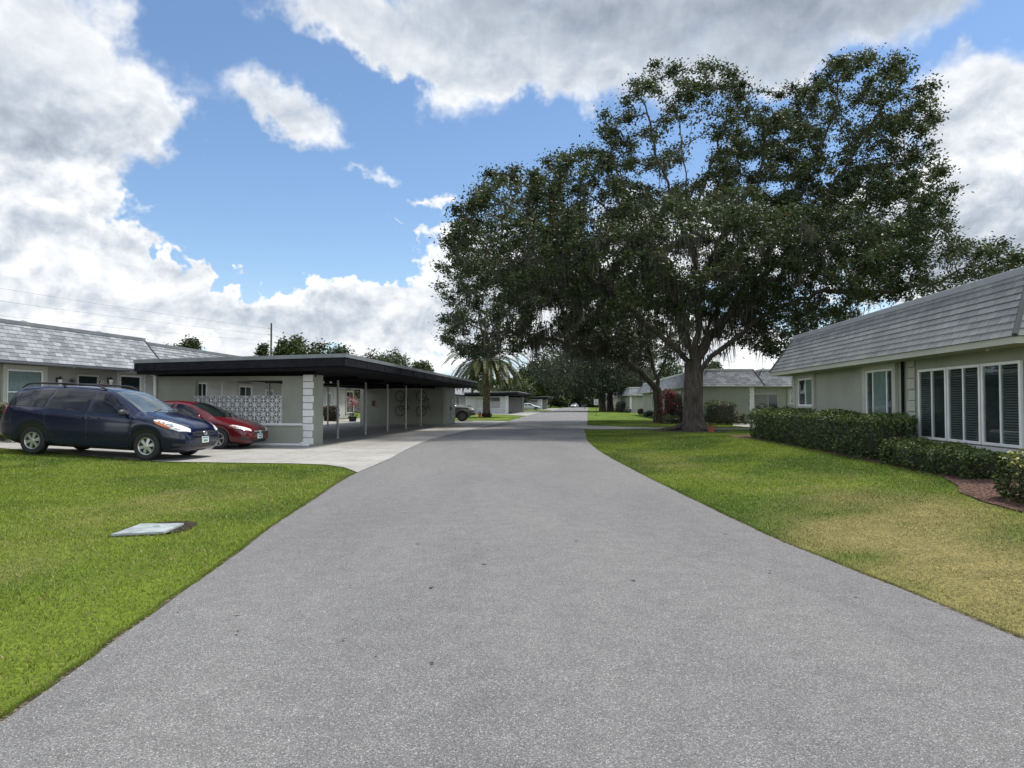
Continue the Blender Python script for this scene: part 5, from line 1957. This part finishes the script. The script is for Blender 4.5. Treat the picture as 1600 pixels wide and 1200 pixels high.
OAK1 = oak('oak_tree', 'largest live oak, with forked mossy trunk and wide crown over the road', 'tree', limbs1, lobes1, 7800, 3, .165, 170, LEAF_G, moss=2600, moss_len=.62, step=.40, kill=.70, tip=.0125, ex=2.06, flare=(.55, .6), group='live oaks along the road', spread=.33, mossbox=(1040, 450, 200, 110))

# thick roots running out over the ground from the great oak
for a, L_, r_ in ((2.9, 1.9, .17), (3.5, 2.4, .15), (4.3, 1.6, .14), (5.3, 1.4, .13), (.3, 1.5, .12), (1.6, 1.3, .12)):
    pts, rr = [], []
    for k in range(9):
        s = k / 8
        q = .38 + L_ * s
        pts.append((math.cos(a + .35 * math.sin(s * 3 + a)) * q, math.sin(a + .35 * math.sin(s * 3 + a)) * q, .30 * (1 - s) ** 2.5 + .05 - .10 * s))
        rr.append(r_ * (1 - .65 * s))
    b = MB(); b.tube(pts, rr, 8); b.build('root', M['bark'], OAK1[0], smooth=True)

Y2 = 54.8
b2 = at(1028, 660, Y2)
f2 = A3(1026, 596, Y2)
limbs2 = [[(b2.x, Y2, 0), A3(1029, 630, Y2), f2],
    [A3(1028, 610, Y2), A3(1002, 583, 54), A3(975, 556, 53), A3(930, 500, 52), A3(860, 460, 51), A3(770, 440, 50)],
    [f2, A3(1040, 560, 55), A3(1050, 500, 56), A3(1040, 440, 57)],
    [f2, A3(1012, 540, 55), A3(985, 470, 56), A3(930, 380, 56)],
    [A3(975, 556, 53), A3(900, 540, 50), A3(830, 520, 48), A3(760, 520, 47)]]
lobes2 = [(780, 440, 51, 105, 75, 6, 1.0), (760, 520, 48, 80, 48, 6, .9), (880, 480, 52, 120, 70, 8, 1.1), (960, 530, 54, 90, 45, 7, .7), (820, 370, 53, 90, 70, 6, .5), (1040, 500, 56, 80, 70, 7, .5)]
oak('oak_tree', 'second live oak just behind and left of the largest oak, its limb slanting left', 'tree', limbs2, lobes2, 3200, 5, .21, 130, (.038, .054, .020), moss=1300, moss_len=1.0, step=.52, kill=.95, tip=.016, ex=2.10, flare=(.45, .6), group='live oaks along the road', spread=.38, mossbox=(890, 500, 170, 90))

# two darker oaks further along the right-hand lawn
for px, by, Yd, ps, lob, lab, sd_ in ((941, 643, 128, 0, [(900, 585, 128, 60, 38, 8, 1), (950, 560, 126, 55, 38, 8, 1), (870, 572, 122, 45, 32, 7, .8), (925, 600, 126, 60, 22, 8, .7)], 'third dark oak beyond the speed limit sign, left hand of the two distant trunks', 21),
                               (953, 643, 131, 0, [(975, 575, 131, 50, 40, 8, 1), (930, 520, 134, 60, 35, 8, .8), (1000, 545, 134, 40, 35, 7, .6)], 'fourth dark oak, right hand of the two distant trunks beyond the sign', 22)):
    b = at(px, by, Yd)
    f = A3(px, 610, Yd)
    oak('oak_tree', lab, 'tree', [[(b.x, Yd, 0), A3(px, 628, Yd), f]] + [[f, A3(px + (l[0] - px) * .5, (610 + l[1]) / 2 + 6, (Yd + l[2]) / 2), A3(l[0], l[1], l[2])] for l in lob], lob, 1500, sd_, .42, 95, (.032, .047, .020), moss=160, moss_len=2.0, step=.9, kill=1.5, tip=.035, ex=2.05, flare=(.4, .9), group='live oaks along the road', spread=.9)


def small_tree(label, px, top, base_y, Yd, halfw, seed, base=(.04, .06, .02), name='broadleaf_tree', leaf=.4, n=420, group='trees in the background', per=30):
    """a rounder broadleaf tree: halfw and top are where its crown reaches in the photograph at distance Yd"""
    b = at(px, HOR, Yd)
    s = Yd / FPX
    H_ = CAMH + (HOR - top) * s * 1.17
    rx = halfw * s * 1.25
    cz = max(H_ * .5, H_ - rx * 1.1)
    rz_ = H_ - cz
    x = b.x
    limbs = [[(x, Yd, 0), (x + .1, Yd, cz * .35), (x, Yd + .1, cz * .62)]]
    rng = np.random.default_rng(seed)
    lobes = []
    att = []
    for k in range(9):
        a = rng.uniform(0, 2 * PI); q = rng.uniform(.2, .62)
        c = (x + rx * q * math.cos(a), Yd + rx * q * math.sin(a), cz + rz_ * rng.uniform(-.45, .42))
        att.append(ball(n // 9, c, (rx * .52, rx * .52, rz_ * .55), rng, .3))
        limbs.append([limbs[0][-1], ((x + c[0]) / 2, (Yd + c[1]) / 2, (cz * .62 + c[2]) / 2), c])
    att = np.vstack(att)
    st = max(.35, rx / 9)
    P, par = grow(limbs, att, rng, step=st, kill=st * 1.6, infl=st * 9)
    r, kids = radii(P, par, .006 * rx, 2.4)
    t = thing(name, label, 'tree', (x, Yd, 0), 0, group)
    off = np.array([x, Yd, 0]); P = P - off
    wood_mesh(P, par, r, 'trunk', M['bark'], t, flare=(.4, .5))
    tips = np.where((kids == 0) | (r < .006 * rx * 2.2))[0]
    w = np.repeat(tips, per)
    cen = P[w] + rng.normal(size=(len(w), 3)) * st * .85
    per_ = .7 + .7 * vnoise(cen[:, 0] * 1.2 / st * .5, cen[:, 2] * 1.2 / st * .5 + cen[:, 1] * .3, seed)
    V, F = leaf_quads(cen, leaf, rng)
    np_mesh('crown', V, F, M['leaf'], t, leaf_cols(len(cen), rng, base, per=per_))
    return t


BG = [(457, 535, 88, 24, 'loose topped small tree beside the tall utility pole', (.050, .075, .026)), (408, 549, 95, 8, 'tiny tree top just left of the utility pole above the carport roof', (.04, .06, .02)),
      (520, 543, 92, 36, 'low rounded dark tree above the middle of the near carport roof', (.034, .055, .018)), (604, 541, 90, 43, 'broad domed dark tree above the right part of the near carport roof', (.036, .056, .018)),
      (285, 540, 85, 20, 'dark tree top peeping over the left shingle roofs', (.034, .055, .018)), (658, 573, 120, 16, 'small tree top above the far end of the near carport', (.04, .06, .02)),
      (1060, 565, 120, 40, 'dark tree behind the house, seen between the two big trunks', (.040, .066, .022)), (1115, 571, 120, 16, 'small dark tree top above the far house roof right of the big trunk', (.036, .06, .02)),
      (832, 585, 225, 26, 'yellow green tree left of the road beyond the second carport', (.075, .095, .026)), (846, 568, 225, 28, 'dark tree above the far carport on the left of the road', (.036, .054, .02)),
      (800, 598, 170, 26, 'low mid green tree behind the second carport', (.05, .07, .024)),
      (872, 596, 250, 26, 'pale green tree at the end of the road', (.085, .10, .035)), (905, 575, 265, 40, 'large dark tree closing the end of the road', (.036, .05, .02)), (885, 555, 280, 45, 'tallest dark tree behind the end of the road', (.032, .047, .018)),
      (940, 590, 270, 35, 'dark tree at the end of the road right of the mailboxes', (.034, .05, .02)), (985, 575, 240, 36, 'dark tree behind the farthest right hand house', (.038, .056, .022)), (925, 612, 250, 22, 'low dark tree at the right side of the road end', (.036, .05, .02)),
      (860, 612, 245, 22, 'low dark tree at the left side of the road end', (.04, .056, .022)), (1015, 590, 180, 26, 'dark tree over the far right roofs left of the second oak', (.038, .056, .022)), (770, 606, 170, 30, 'mid green tree far behind the palm', (.05, .07, .025)), (735, 604, 180, 26, 'mid green tree far behind the pickup truck', (.046, .066, .024))]
for i, (px, top, Yd, hw, lab, bc) in enumerate(BG):
    small_tree(lab, px, top, 640, Yd, hw, 100 + i, bc, leaf=.0030 * Yd + .1, n=900, per=46)


# far-off wood that closes the horizon
def far_wood():
    rng = np.random.default_rng(77)
    n = 60000
    X = rng.uniform(-330, 420, n)
    Y = 330 + .05 * np.abs(X) + rng.uniform(0, 30, n)
    top = 7.5 + 7 * fbm(X * .045, Y * .02, 4, 6) + 2.5 * fbm(X * .25, Y * .1, 2, 8)
    Z = top * rng.random(n) ** .6
    V, F = leaf_quads(np.c_[X, Y, Z], 1.6, rng, aspect=.8)
    c = .6 + .8 * vnoise(X * .12, Z * .3, 4)
    tag(np_mesh('far_wood', V, F, M['leaf'], None, leaf_cols(n, rng, (.036, .052, .022), per=c)), 'dark far off line of woods along the horizon behind everything', 'woods', kind='stuff')


far_wood()


# ------------------------------------------------------------------ palm
def palm():
    b = at(760, 651, 75.5)
    t = thing('palm_tree', 'date palm with thick trunk and drooping fronds beside the second carport', 'tree', (b.x, b.y, 0))
    rng = np.random.default_rng(4)
    zc = 5.9
    tr = MB()
    prof = []
    n = 46
    for k in range(n + 1):
        z = zc * k / n
        r = .36 + .10 * math.exp(-z / .5) + (.05 if k % 2 else 0.0) + .14 * sstep(3.9, 5.2, z)
        prof.append((float(r), z))
    tr.lathe(prof + [(.1, zc + .25)], 'z', 18)
    tr.build('trunk', M['palmbark'], t, smooth=False)
    for i in range(78):
        az = i * 2.399 + rng.normal() * .15
        q = i / 77
        el = 1.30 - 1.75 * q ** .75 + rng.normal() * .08
        L = 5.7 * (.85 + .2 * rng.random()) * (1 - .18 * q)
        n = 16
        p = np.array([.12 * math.cos(az), .12 * math.sin(az), zc + .15]); pts = [p.copy()]
        e = el
        for k in range(n):
            p = p + np.array([math.cos(az) * math.cos(e), math.sin(az) * math.cos(e), math.sin(e)]) * L / n
            e -= (.068 + .04 * rng.random()) * (1.15 if q < .6 else .8)
            pts.append(p.copy())
        pts = np.array(pts)
        V, F, cl = [], [], []
        tan = np.gradient(pts, axis=0); tan /= np.linalg.norm(tan, axis=1)[:, None]
        sidev = np.array([-math.sin(az), math.cos(az), 0])
        m = 80
        brown = q > .93
        col0 = np.array([.10, .085, .035]) if brown else np.array([.092, .104, .034]) * (1.15 - .40 * q)
        for k in range(m):
            u = .10 + .9 * (k / (m - 1))
            f = u * n; j = min(int(f), n - 1); a = f - j
            c = pts[j] * (1 - a) + pts[j + 1] * a; tt = tan[j]
            up = np.cross(sidev, tt) * -1
            up = up if up[2] > 0 else -up
            ll = .52 * math.sin(PI * min(1, .15 + u * .82)) ** .6
            for s in (-1, 1):
                d = sidev * s * .72 + tt * .62 + up * .28 + rng.normal(size=3) * .07
                d /= np.linalg.norm(d)
                w = np.cross(d, up); w = w / (np.linalg.norm(w) + 1e-9) * .034
                e1 = c + d * ll * .55 - np.array([0, 0, .02]); e2 = c + d * ll - np.array([0, 0, .14 * ll + .03])
                bi = len(V)
                V += [c - w * .6, c + w * .6, e1 + w, e2, e1 - w]
                F += [(bi, bi + 1, bi + 2), (bi, bi + 2, bi + 4), (bi + 4, bi + 2, bi + 3)]
                cc = col0 * rng.uniform(.7, 1.3)
                cl += [(*cc, 1)] * 5
        for k in range(n):
            w = sidev * (.045 * (1 - k / n) + .008); w2 = sidev * (.045 * (1 - (k + 1) / n) + .008)
            bi = len(V)
            V += [pts[k] - w, pts[k] + w, pts[k + 1] + w2, pts[k + 1] - w2]
            F += [(bi, bi + 1, bi + 2), (bi, bi + 2, bi + 3)]
            cl += [(.14, .13, .05, 1)] * 4
        np_mesh('frond', V, F, M['frond'], t, cl)
    return t


palm()


# ------------------------------------------------------------------ hedges and shrubs
def hedge(label, frame, sx, sy, z0, z1, seed, n=5200, leaf=.055, base=(.030, .052, .014), name='hedge', cat='hedge', group='clipped hedges along the near house', tipcol=None, rough=.09, round_=.25, core=.82):
    """clipped hedge: box sx by sy in the given frame (origin x, y, rotation) with leaves on and under its surface"""
    rng = np.random.default_rng(seed)
    t = thing(name, label, cat, (frame[0], frame[1], 0), frame[2], group)
    hx, hy, hh = sx / 2, sy / 2, (z1 - z0) / 2
    a = np.array([hx, hy, hh])
    # points on a rounded box
    area = np.array([hy * hh, hy * hh, hx * hh, hx * hh, hx * hy, hx * hy * .3])
    f = rng.choice(6, n, p=area / area.sum())
    P = rng.uniform(-1, 1, (n, 3))
    ax = f // 2; sg = np.where(f % 2 == 0, -1.0, 1.0)
    ax = np.where(f == 4, 2, ax); sg = np.where(f == 4, 1.0, sg); ax = np.where(f == 5, 2, ax); sg = np.where(f == 5, -1.0, sg)
    P[np.arange(n), ax] = sg
    P = P * a
    rr = min(round_, hx, hy, hh)
    inner = np.clip(P, -(a - rr), a - rr)
    d = P - inner
    ln = np.linalg.norm(d, axis=1)[:, None] + 1e-9
    nrm = d / ln
    S = inner + nrm * rr
    bump = (fbm(S[:, 0] * 1.6 + 7, S[:, 2] * 1.6 + S[:, 1] * 1.3, 4, seed) - .5) * 2 * rough * 2.0
    depth = -np.abs(rng.normal(size=n)) * .07
    S = S + nrm * (bump + depth)[:, None]
    S[:, 2] += (z0 + z1) / 2
    V, F = leaf_quads(S, leaf, rng, flat=.2, droop=-.1, aspect=.62)
    c = np.asarray(base) * rng.uniform(.6, 1.45, n)[:, None]
    if tipcol is not None:
        new = (rng.random(n) < .55 * (nrm[:, 2] > .35) + .10)[:, None]
        c = np.where(new, np.asarray(tipcol) * rng.uniform(.7, 1.3, n)[:, None], c)
    np_mesh('foliage', V, F, M['hedge'], t, np.repeat(np.c_[c, np.ones(n)][:, None, :], 4, 1).reshape(-1, 4))
    # branch mass inside
    b = MB(Matrix.Translation((0, 0, (z0 + z1) / 2)))
    nu, nv = 18, 9
    k = core
    grid = []
    for j in range(nv + 1):
        row = []
        for i in range(nu):
            u, v = 2 * PI * i / nu, -PI / 2 + PI * j / nv
            q = np.array([math.cos(u) * math.cos(v), math.sin(u) * math.cos(v), math.sin(v)])
            q = np.sign(q) * np.abs(q) ** .45
            q = q * a * np.array([1 - .13 / max(hx, .2), 1 - .13 / max(hy, .2), 1 - .10 / max(hh, .2)])
            row.append(b.pt(q))
        grid.append(row)
    for r0, r1 in zip(grid, grid[1:]):
        for i in range(nu): b.face((r0[i], r0[(i + 1) % nu], r1[(i + 1) % nu], r1[i]))
    b.build('branches', M['twig'], t, smooth=True)
    return t


def in_house(v, Y, rot=0.0):
    p = rv(v, Y)
    return (p[0], p[1], PI / 2 - R1A + rot)


HB = (.044, .072, .018)
hedge('long waist high dark green hedge below the two farther windows of the near house', in_house(6.90, 20.5), 10.9, 1.05, .16, 1.27, 31, 30000, .062, HB, tipcol=(.11, .155, .038))
hedge('low dark hedge under the three tall white windows, between the long hedge and the mulch', in_house(6.75, 13.0), 3.3, 1.0, .14, .77, 32, 11000, .055, HB, tipcol=(.10, .14, .035))
hedge('yellow tipped rounded hedge at the right edge of the picture on the mulch', in_house(6.45, 8.75), 1.9, 1.5, .12, .86, 33, 9500, .055, (.036, .055, .014), tipcol=(.19, .20, .045))


def shrub(label, px, by, w_px, h_px, Yd, seed, base, tipcol=None, n=1500, leaf=.10, name='shrub', cat='shrub', group='shrubs by the houses', z0=0.0, rough=.2, rnd=.6):
    s = Yd / FPX
    p = at(px, by, Yd)
    w, h = w_px * s, h_px * s
    return hedge(label, (p.x, Yd, R(seed * 7 % 20)), w, w * .9, z0 + .03, z0 + h, seed, n, leaf, base, name, cat, group, tipcol, rough, rnd)


G = hz
shrub('tall clipped bright green bush against the far house wall right of the big oak trunk', 1126, 660, 43, 37, 49.5, 41, (.040, .066, .016), (.08, .12, .03), 2600, .10, rough=.08, rnd=.35)
shrub('wispy pale green plant at the foot of the white quoin', 1153, 660, 24, 18, 49.5, 42, (.085, .10, .05), (.16, .16, .09), 700, .16, rough=.3)
shrub('silvery green loose shrub just behind the left end of the long hedge', 1210, 650, 52, 36, 40, 43, (.045, .058, .026), (.22, .22, .15), 1900, .14, rough=.3, z0=.0)
shrub('low green bush on the ground between the two oak trunks', 1049, 660, 26, 11, 51.5, 44, (.045, .065, .018), (.08, .11, .03), 700, .12)
shrub('dark low bush touching the left side of the second oak trunk', 1013, 650, 16, 9, 76, 45, (.022, .032, .014), None, 500, .16)
shrub('dark red shrub in front of the pink far wall left of the second oak trunk', 1005, 645, 16, 10, 92, 46, (.075, .018, .022), (.13, .03, .035), 500, .2)
shrub('large round dark bush beside the distant house, right of the far oak trunks', 970, 640, 15, 16, 116, 47, (.022, .034, .014), None, 700, .25)
shrub('small grey green bush in front of the distant house wall', 981, 641, 12, 7, 110, 48, (.05, .065, .04), None, 400, .22)
shrub('small dark bush touching the right side of the big oak trunk', 1101, 660, 10, 14, 50.5, 49, (.03, .044, .016), None, 400, .12)
shrub('red leaved bush low behind the big trunk on its left', 1052, 656, 30, 50, 53.5, 50, (.17, .028, .035), (.26, .10, .10), 1500, .17, name='red_shrub', rough=.35)
shrub('dark foliage mass under the red leaved bush', 1060, 660, 18, 25, 52.6, 51, (.018, .020, .014), None, 500, .14)
# left side
shrub('leafy garden shrub seen through the carport by the pale house', 516, 659, 24, 28, 52, 52, (.028, .042, .015), (.07, .03, .02), 1600, .12)
shrub('green and white flowering bush behind the minivan at the left edge', 7, 700, 26, 62, 22.6, 53, (.04, .065, .02), (.30, .30, .22), 1700, .07, z0=.28)
shrub('low dark plant by the minivan rear wheel at the left edge', 22, 705, 34, 18, 22.2, 54, (.022, .03, .016), (.18, .18, .15), 800, .06, z0=.26)
shrub('dark red leaved plants ringing the palm trunk', 760, 652, 14, 8, 75.2, 55, (.05, .018, .014), (.10, .03, .02), 700, .14)


# ------------------------------------------------------------------ small things
def flowerpot():
    p = gnd(1111, 676)
    t = thing('flower_pot', 'small terracotta pot on the grass right of the big oak trunk', 'pot', (p.x, p.y, hz(p.x, p.y)))
    b = MB(); b.lathe([(0, 0), (.13, 0), (.17, .26), (.19, .26), (.19, .31), (.16, .31), (.15, .26)], 'z', 20); b.build('pot', M['terracotta'], t, smooth=False)
    b = MB(); b.lathe([(0, .27), (.155, .265)], 'z', 20); b.build('pot_soil', M['darksoil'], t)
    rng = np.random.default_rng(3)
    V, F = leaf_quads(rng.normal(size=(60, 3)) * (.1, .1, .05) + (0, 0, .34), .09, rng)
    np_mesh('plant', V, F, M['leaf'], t, leaf_cols(60, rng, (.14, .05, .03)))


flowerpot()


def lid():
    c = np.mean(LID, axis=0)
    t = thing('utility_box', 'pale blue grey concrete utility box lid set in the left lawn', 'lid', (c[0], c[1], 0))
    v = [Vector((p[0] - c[0], p[1] - c[1], 0)) for p in LID]
    mb = MB()
    top = [mb.pt((p.x, p.y, .034)) for p in v]; bot = [mb.pt((p.x * 1.02, p.y * 1.02, .0)) for p in v]
    mb.face(top)
    for k in range(4): mb.face((bot[k], bot[(k + 1) % 4], top[(k + 1) % 4], top[k]))
    mb.build('lid', M['bluegrey'], t)
    h = MB()
    h.box((-.03, .1, .030), (.05, .13, .0365)); h.build('lift_slot', M['trimblack'], t)


lid()


def hydrant():
    p = at(749.5, 652.5, 74)
    t = thing('fire_hydrant', 'red fire hydrant with teal top beside the palm', 'hydrant', (p.x, p.y, 0))
    b = MB(); b.lathe([(0, 0), (.17, 0), (.17, .05), (.12, .06), (.115, .42), (.15, .43), (.15, .48)], 'z', 20); b.tube([(-.22, 0, .34), (.22, 0, .34)], .06, 12); b.tube([(0, 0, .3), (0, -.2, .3)], .075, 12)
    b.build('barrel', M['red'], t, smooth=False)
    b = MB(); b.lathe([(.15, .48), (.14, .53), (.10, .62), (.04, .66), (.035, .72), (0, .72)], 'z', 20); b.build('bonnet', M['teal'], t)


hydrant()


def text_part(s, size, loc, rot, parent, mat, name):
    cu = bpy.data.curves.new(name, 'FONT'); cu.body = s; cu.size = size; cu.align_x = 'CENTER'; cu.align_y = 'CENTER'; cu.extrude = .002
    tmp = bpy.data.objects.new(name, cu)
    me = bpy.data.meshes.new_from_object(tmp)
    bpy.data.objects.remove(tmp); bpy.data.curves.remove(cu)
    me.materials.clear(); me.materials.append(mat)
    o = bpy.data.objects.new(name, me); C.objects.link(o)
    o.location = loc; o.rotation_euler = rot; o.parent = parent
    return o


def sign():
    p = at(931.5, 649.5, 84)
    t = thing('speed_sign', 'white speed limit sign on a thin dark post on the right lawn', 'sign', (p.x, p.y, 0), -.11)
    b = MB(); b.box((-.025, -.02, 0), (.025, .02, 1.95)); b.build('post', M['trimblack'], t)
    b = MB(); b.box((-.27, -.035, 1.28), (.27, -.022, 1.98), bev=.004); bd = b.build('sign_board', M['white'], t)
    for s, z, sz in (('SPEED', 1.88, .135), ('LIMIT', 1.755, .135), ('20', 1.50, .40)):
        text_part(s, sz, (0, -.038, z), (PI / 2, 0, 0), bd, M['trimblack'], 'lettering')
    b = MB()
    for x0, x1, z0, z1 in ((-.255, .255, 1.295, 1.305), (-.255, .255, 1.955, 1.965), (-.255, -.245, 1.305, 1.955), (.245, .255, 1.305, 1.955)): b.box((x0, -.039, z0), (x1, -.0355, z1))
    b.build('sign_border', M['trimblack'], bd)


sign()


def mailboxes():
    p = at(913, 639, 175)
    t = thing('mailbox_cluster', 'dark mailboxes on a single post beside the far road', 'mailbox', (p.x, p.y, 0), .1)
    b = MB(); b.box((-.06, -.06, 0), (.06, .06, .85)); b.build('post', M['wood'], t)
    b = MB(); b.box((-.75, -.05, .82), (.75, .05, .92)); b.build('crossbar', M['wood'], t)
    col = plain('navy_mailbox', (.03, .035, .07), .4)
    for x in (-.55, -.18, .19, .56):
        b = MB(Matrix.Translation((x, 0, .92)))
        ring = [(-.12, 0), (.12, 0), (.12, .16)] + [(.12 * math.cos(a), .16 + .12 * math.sin(a)) for a in np.linspace(.3, PI - .3, 7)] + [(-.12, .16)]
        f = [b.pt((q[0], -.26, q[1])) for q in ring]; k = [b.pt((q[0], .26, q[1])) for q in ring]
        b.face(f); b.face(k[::-1])
        n = len(ring)
        for i in range(n): b.face((f[i], k[i], k[(i + 1) % n], f[(i + 1) % n]))
        b.build('mailbox', col, t)


mailboxes()


def bicycle(label, along, right, seed):
    """bicycle hung upright by its front wheel on the storage room wall"""
    x, y = cp(along, right)
    t = thing('bicycle', label, 'bicycle', (x, y, .95), PI / 2 - CPA, 'bicycles hung on the carport wall')
    # local x points away from the camera into the wall; bike plane is local y/z
    def P(a, b): return (-.18, b, a)          # a along the bike (upwards), b across
    for a, nm in ((0.0, 'wheel'), (1.03, 'wheel')):
        w = MB()
        w.tube([(-.18, .34 * math.cos(q), a + .34 * math.sin(q)) for q in np.linspace(0, 2 * PI, 33)], .022, 8, caps=False)
        ww = w.build(nm, M['rubber'], t, smooth=True)
        s = MB()
        for q in np.linspace(0, PI, 9)[:-1]: s.tube([(-.18, .33 * math.cos(q), a + .33 * math.sin(q)), (-.18, -.33 * math.cos(q), a - .33 * math.sin(q))], .003, 4)
        s.build('spokes', M['metal'], ww)
    f = MB()
    bb, st, hd, rear, front = P(.42, .05), P(.27, -.48), P(.85, -.50), P(0, 0), P(1.03, 0)
    for a, b in ((bb, st), (st, hd), (bb, hd), (bb, rear), (st, rear), (hd, front)): f.tube([a, b], .018, 8)
    f.build('frame', M['trimblack'], t)
    h = MB(); h.tube([P(.78, -.62), P(.80, -.60)], .03, 6); h.tube([(-.46, -.60, .80), (-.18, -.62, .80), (-.0, -.60, .80)], .014, 8); h.build('handlebar', M['trimblack'], t)
    s = MB(); s.box((-.24, -.62, .12), (-.12, -.55, .38), bev=.03); s.build('saddle', M['trimblack'], t)
    c = MB(); c.lathe([(0, -.01), (.1, -.01), (.1, .01), (0, .01)], 'x', 16, c=(-.18, .05, .42)); c.build('chainring', M['metal'], t)
    hk = MB(); hk.tube([(.0, 0, 1.30), (-.14, 0, 1.34), (-.2, 0, 1.345)], .012, 6); hk.build('wall_hook', M['metal'], t)


bicycle('dark bicycle hung on the storage wall between the third and fourth posts', 24.55, -3.2, 1)
bicycle('dark bicycle hung on the storage wall nearer the wall end, right of the other', 24.55, -1.7, 2)


def planter(px, by, Yd):
    p = at(px, by, Yd)
    t = thing('potted_plant', 'potted plant with red and white leaves by the pale house, seen through the carport', 'plant', (p.x, p.y, 0))
    b = MB(); b.lathe([(0, 0), (.22, 0), (.30, .42), (.33, .42), (.33, .5), (.27, .5)], 'z', 18); b.build('pot', M['trimblack'], t)
    rng = np.random.default_rng(8)
    b = MB(); b.tube([(0, 0, .4), (.02, 0, 1.0), (-.02, .02, 1.35)], .03, 6); b.build('stem', M['twig'], t)
    n = 420
    V, F = leaf_quads(rng.normal(size=(n, 3)) * (.20, .20, .24) + (0, 0, 1.55), .13, rng)
    c = np.where(rng.random(n)[:, None] < .5, np.array([.35, .04, .05]), np.array([.5, .42, .40])) * rng.uniform(.6, 1.2, n)[:, None]
    np_mesh('foliage', V, F, M['leaf'], t, np.repeat(np.c_[c, np.ones(n)][:, None, :], 4, 1).reshape(-1, 4))
    V, F = leaf_quads(rng.normal(size=(120, 3)) * (.2, .2, .08) + (0, 0, .58), .13, rng)
    np_mesh('underplanting', V, F, M['leaf'], t, leaf_cols(120, rng, (.04, .06, .02)))


planter(551, 658, 53)


# red tricycle-like cart under the second carport
def red_cart():
    p = cp(9.5, -2.6, 1)
    t = thing('hand_cart', 'red two wheeled hand cart parked under the second carport', 'cart', (p[0], p[1], .02), .4)
    b = MB(); b.box((-.45, -.35, .35), (.45, .35, .8), bev=.03); b.build('tub', M['red'], t)
    for y in (-.42, .42):
        w = MB(); w.lathe([(.0, -.03), (.2, -.03), (.26, -.025), (.26, .025), (.2, .03), (0, .03)], 'y', 20, c=(.1, y, .26)); w.build('wheel', M['rubber'], t)
    h = MB(); h.tube([(-.4, -.3, .7), (-.75, -.3, 1.15), (-.75, .3, 1.15), (-.4, .3, .7)], .02, 8); h.build('handle', M['red'], t)


red_cart()


# ------------------------------------------------------------------ utility poles and wires
def pole(label, x, y, h, arms=True):
    t = thing('utility_pole', label, 'pole', (x, y, 0), 0, 'utility poles')
    b = MB(); b.tube([(0, 0, 0), (0, 0, h * .5), (0, 0, h)], [.20, .17, .13], 12); b.build('shaft', M['wood'], t, smooth=True)
    for z in (h - .9, h - 1.9, h - 2.9) if arms else (h - .5,):
        b = MB(); b.tube([(-.1, 0, z), (-.42, 0, z + .08)], .035, 6); b.lathe([(0, 0), (.06, 0), (.06, .16), (0, .2)], 'z', 8, c=(-.42, 0, z + .05)); b.build('insulator', M['metal'], t)
    return t


pt = at(424, 505, 112)
POLE_H = pt.z
pole('tall wooden utility pole with small insulators above the near carport roof', pt.x, pt.y, POLE_H)
p2 = at(669.5, 563, 190)
pole('short distant utility pole above the far end of the near carport', p2.x, p2.y, p2.z, False)
for i, (z, ya, yb, lab) in enumerate(((-.85, 444, 0, 'top cable strung from the tall utility pole to the left'), (-1.85, 463, 0, 'middle cable strung from the tall utility pole to the left'), (-2.85, 487, 0, 'lowest cable strung from the tall utility pole to the left'))):
    a = Vector((pt.x - .42, pt.y, POLE_H + z))
    far = at(-330, [394, 422, 455][i], 66)
    mid = at(0, ya + 1, 86)
    pts = []
    for k in range(25):
        s = k / 24
        q = a.lerp(far, s)
        q.z -= .9 * 4 * s * (1 - s) * .35
        pts.append(q)
    b = MB(); b.tube(pts, .011, 5)
    tag(b.build('cable', M['wire'], None, smooth=True), lab, 'cable', 'overhead cables')
    far2 = at(669.5, 566 + 2 * i, 190)
    b = MB(); pts = []
    for k in range(25):
        s = k / 24
        q = a.lerp(far2, s); q.z -= 1.4 * 4 * s * (1 - s) * .5
        pts.append(q)
    b.tube(pts, .011, 5)
    tag(b.build('cable', M['wire'], None, smooth=True), ['top', 'middle', 'lowest'][i] + ' faint cable sagging right from the tall utility pole to the distant one', 'cable', 'overhead cables')


# ------------------------------------------------------------------ leaf litter under and around the oaks
def litter():
    rng = np.random.default_rng(55)
    n = 5200
    X = rng.normal(6.5, 6.5, n); Y = rng.normal(37, 11, n)
    k = (Y > 5) & (Y < 62)
    X, Y = X[k], Y[k]
    X = np.r_[X, rng.uniform(-3, 3, 260)]; Y = np.r_[Y, rng.uniform(4, 24, 260)]
    n = len(X)
    on = (X > edgeX('L', Y)) & (X < edgeX('R', Y))
    k = ~on | (rng.random(n) < .40)
    X, Y, on = X[k], Y[k], on[k]; n = len(X)
    Z = np.where(on, .046, H(X, Y) + .045)
    V, F = leaf_quads(np.c_[X, Y, Z], .055, rng, flat=6, droop=0)
    V = V.reshape(n, 4, 3); V[:, :, 2] = Z[:, None] + (V[:, :, 2] - Z[:, None]) * .12; V = V.reshape(-1, 3)
    c = np.array([.10, .07, .04]) * rng.uniform(.4, 1.8, n)[:, None]
    tag(np_mesh('leaf_litter', V, F, M['leaf'], None, np.repeat(np.c_[c, np.ones(n)][:, None, :], 4, 1).reshape(-1, 4)), 'scattered small brown fallen leaves on the road and lawn', 'leaves', kind='stuff')


litter()
